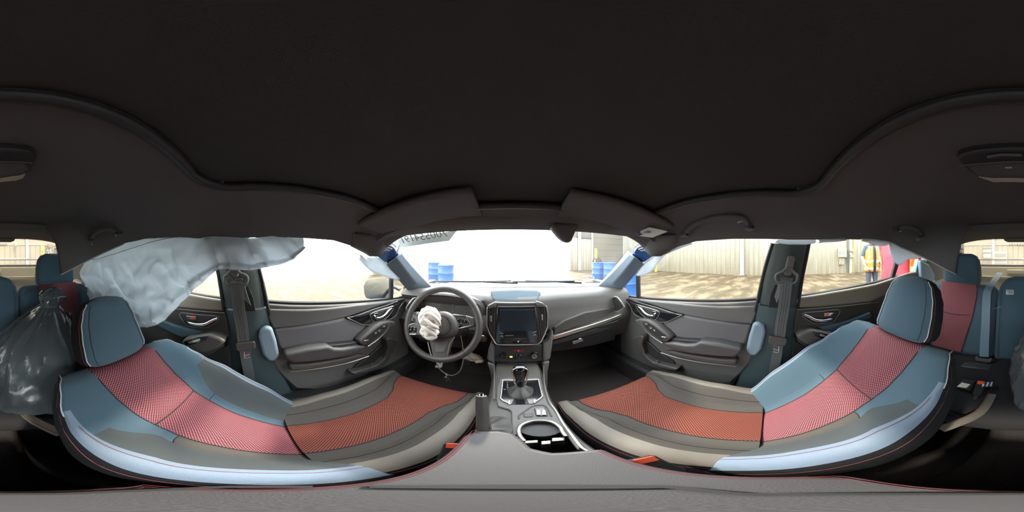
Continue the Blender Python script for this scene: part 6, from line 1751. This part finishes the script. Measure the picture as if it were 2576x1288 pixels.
def person(name, loc, face, label, shirt, sleeve_z, arms, gap, scale=1.0):
    """arms: for the right (+x) and left (-x) arm the elbow, wrist and hand offsets; face: heading the person looks along"""
    J, E, R = [], [], []
    def add(p, r, link_=None):
        J.append(Vector(p)); R.append(r if isinstance(r, tuple) else (r, r))
        if link_ is not None: E.append((link_, len(J) - 1))
        return len(J) - 1
    pel = add((0, 0, .95), (.155, .115))
    bel = add((0, -.015, 1.08), (.16, .12), pel)
    che = add((0, -.01, 1.26), (.17, .125), bel)
    upc = add((0, .0, 1.40), (.15, .105), che)
    nk = add((0, .0, 1.49), (.062, .062), upc)
    n2 = add((0, -.012, 1.55), (.055, .058), nk)
    jaw = add((0, -.03, 1.60), (.066, .078), n2)
    hd1 = add((0, -.018, 1.68), (.078, .098), jaw)
    hd2 = add((0, -.008, 1.755), (.062, .078), hd1)
    for s, (el_, wr, hn) in ((1, arms[0]), (-1, arms[1])):
        sh = add((s * .165, .005, 1.415), .078, upc)
        ua = add(Vector((s * .185, .005, 1.415)).lerp(Vector(el_), .32), .060, sh)
        el = add(el_, .046, ua)
        fm = add((Vector(el_) * .6 + Vector(wr) * .4), .043, el)
        w = add(wr, .030, fm)
        pm = add(hn, (.036, .020), w)
        d = (Vector(hn) - Vector(wr)).normalized(); sd = Vector((0, 1, 0)); sd = (sd - d * sd.dot(d)).normalized(); inn = d.cross(sd) * -s
        for k, (o_, ln) in enumerate(((-.030, .066), (-.010, .076), (.010, .072), (.028, .056))):
            b = add(Vector(hn) + sd * o_ + d * .035, .0095, pm)
            m_ = add(Vector(hn) + sd * o_ * 1.1 + d * (.035 + ln * .5) + inn * .006, .0088, b)
            add(Vector(hn) + sd * o_ * 1.05 + d * (.035 + ln * .92) + inn * .024, .0075, m_)
        tb = add(Vector(hn) - sd * .034 + d * .0 + inn * .012, .011, pm)
        add(Vector(hn) - sd * .05 + d * .04 + inn * .022, .0085, tb)
    for s in (1, -1):
        hp_ = add((s * .088, .0, .90), (.10, .105), pel)
        th = add((s * .098, -.005, .70), .083, hp_)
        kn = add((s * .102, -.01, .50), .060, th)
        cf = add((s * .104, .012, .33), .056, kn)
        ak = add((s * .106, .018, .09), .040, cf)
        ft = add((s * .112, -.06, .045), (.045, .038), ak)
        add((s * .116, -.15, .035), (.042, .030), ft)
    me = bpy.data.meshes.new(name); me.from_pydata([tuple(p * scale) for p in J], E, []); me.update()
    ob = bpy.data.objects.new(name, me); COL.objects.link(ob)
    sk = ob.modifiers.new('skin', 'SKIN'); sk.use_smooth_shade = True
    for i, v in enumerate(me.skin_vertices[0].data):
        v.radius = (R[i][0] * scale, R[i][1] * scale); v.use_root = (i == 0)
    sb = ob.modifiers.new('smooth', 'SUBSURF'); sb.levels = 2; sb.render_levels = 2
    dg = bpy.context.evaluated_depsgraph_get()
    bm_ = bpy.data.meshes.new_from_object(ob.evaluated_get(dg))
    bpy.data.objects.remove(ob)
    T = thing(name, label, 'person', loc, None, face)
    bm_.name = 'body'
    bm_.materials.clear()
    for k in ('skin', shirt, 'trousers', 'boots'): bm_.materials.append(M[k])
    for p in bm_.polygons:
        c = p.center / scale
        arm = abs(c.x) > .19 and c.z < 1.36
        if c.z < .115: k = 3
        elif arm: k = 1 if c.z > sleeve_z else 0
        elif c.z > 1.505: k = 0
        elif c.z > .93: k = 1
        else: k = 2
        p.material_index = k
    body = bpy.data.objects.new('body', bm_); COL.objects.link(body); body.parent = T
    smooth(bm_, 70)
    def child(o, par=T):
        o.parent = par; o.matrix_parent_inverse = Matrix(); return o
    S = scale
    # face and hair
    hair = blob('hair', Vector((0, .012, 1.722)) * S, Vector((.090, 0, 0)) * S, Vector((0, .108, .0)) * S, Vector((0, .02, .085)) * S, M['hair'], None, 14, 20, .08, seed=4)
    child(hair)
    for s in (1, -1):
        child(lathe('eye', [(0, -.012), (.009, -.008), (.012, 0), (.009, .008), (0, .012)], Vector((s * .031, -.104, 1.672)) * S, (0, -1, 0), M['eye'], None, 12))
        child(lathe('iris', [(.0055, 0), (.004, .002), (0, .0025)], Vector((s * .031, -.1155, 1.672)) * S, (0, -1, 0), M['hair'], None, 10))
        child(blob('ear', Vector((s * .085, .0, 1.665)) * S, Vector((.010, 0, 0)) * S, Vector((0, .018, 0)) * S, Vector((0, 0, .03)) * S, M['skin'], None, 8, 10, .08, seed=6))
    child(blob('nose', Vector((0, -.120, 1.645)) * S, Vector((.015, 0, 0)) * S, Vector((0, .020, .008)) * S, Vector((0, -.006, .026)) * S, M['skin'], None, 8, 12, .05, seed=2))
    child(tube('mouth', [Vector((-.022, -.098, 1.612)) * S, Vector((0, -.108, 1.609)) * S, Vector((.022, -.098, 1.612)) * S], .005, M['hazard'], None, 6, sub=4))
    # vest: an open shell round the trunk with its tapes
    prof = [(.80, .205, .165), (.90, .205, .165), (1.0, .207, .166), (1.1, .208, .168), (1.2, .212, .170), (1.3, .212, .165), (1.38, .200, .150), (1.45, .165, .125)]
    def ringpt(t, z, g=0.0):
        rx, ry = interp(prof, z)
        return Vector(((rx + g) * math.sin(t), -(ry + g) * math.cos(t), z)) * S
    g0, g1 = gap
    def vest(a, b): return ringpt(math.radians(g1 + (360 - (g1 - g0)) * a), .80 + .65 * b)
    v = child(sheet('vest', vest, 48, 16, .005, M['vest_orange'], None))
    for z, h, m_ in ((1.055, .10, 'vest_yellow'), (1.055, .055, 'vest_silver'), (.87, .07, 'vest_yellow'), (.87, .04, 'vest_silver')):
        gg = .006 if m_ == 'vest_yellow' else .009
        child(sheet('vest_tape', lambda a, b: ringpt(math.radians(g1 + (360 - (g1 - g0)) * a), z + h * (b - .5), gg), 48, 2, .003, M[m_], None), v)
    for s in (-1, 1):
        if g0 < s * 42 < g1: continue
        for w_, m_, gg in ((.075, 'vest_yellow', .007), (.04, 'vest_silver', .010)):
            a0 = math.radians(s * 42)
            child(sheet('vest_tape', lambda a, b: ringpt(a0 + (a - .5) * w_ / .2, 1.11 + .33 * b, gg), 4, 10, .003, M[m_], None), v)
    return T

def facing(loc): # heading that turns local -y towards the car
    d = EYE - Vector((loc.x, loc.y, EYE.z))
    return math.atan2(d.x, -d.y)
p = P(2258, 660, r=1.60); loc = Vector((p.x, p.y, 0))
relaxed = (((.25, .02, 1.14), (.26, -.05, .92), (.255, -.07, .845)), ((-.25, .02, 1.14), (-.26, -.05, .92), (-.255, -.07, .845)))
behind = (((.15, .17, 1.14), (.12, .17, 1.0), (.06, .185, .97)), ((-.235, .09, 1.14), (-.12, .17, 1.02), (-.06, .19, 1.04)))
person('person', loc, facing(loc) - .6, 'person in a red sweatshirt and open orange vest close beside the rear window', 'red_shirt', 0.0, behind, (-90, 62), 1.0)
p = P(2193, 660, r=4.3); loc = Vector((p.x, p.y, 0))
bent = (((.25, .0, 1.16), (.20, -.13, .97), (.15, -.19, .93)), ((-.27, .01, 1.16), (-.235, -.10, .95), (-.20, -.15, .88)))
person('person', loc, facing(loc) + .5, 'person in a navy shirt and orange vest standing further off', 'navy_shirt', 1.19, bent, (-12, 12), 1.0)
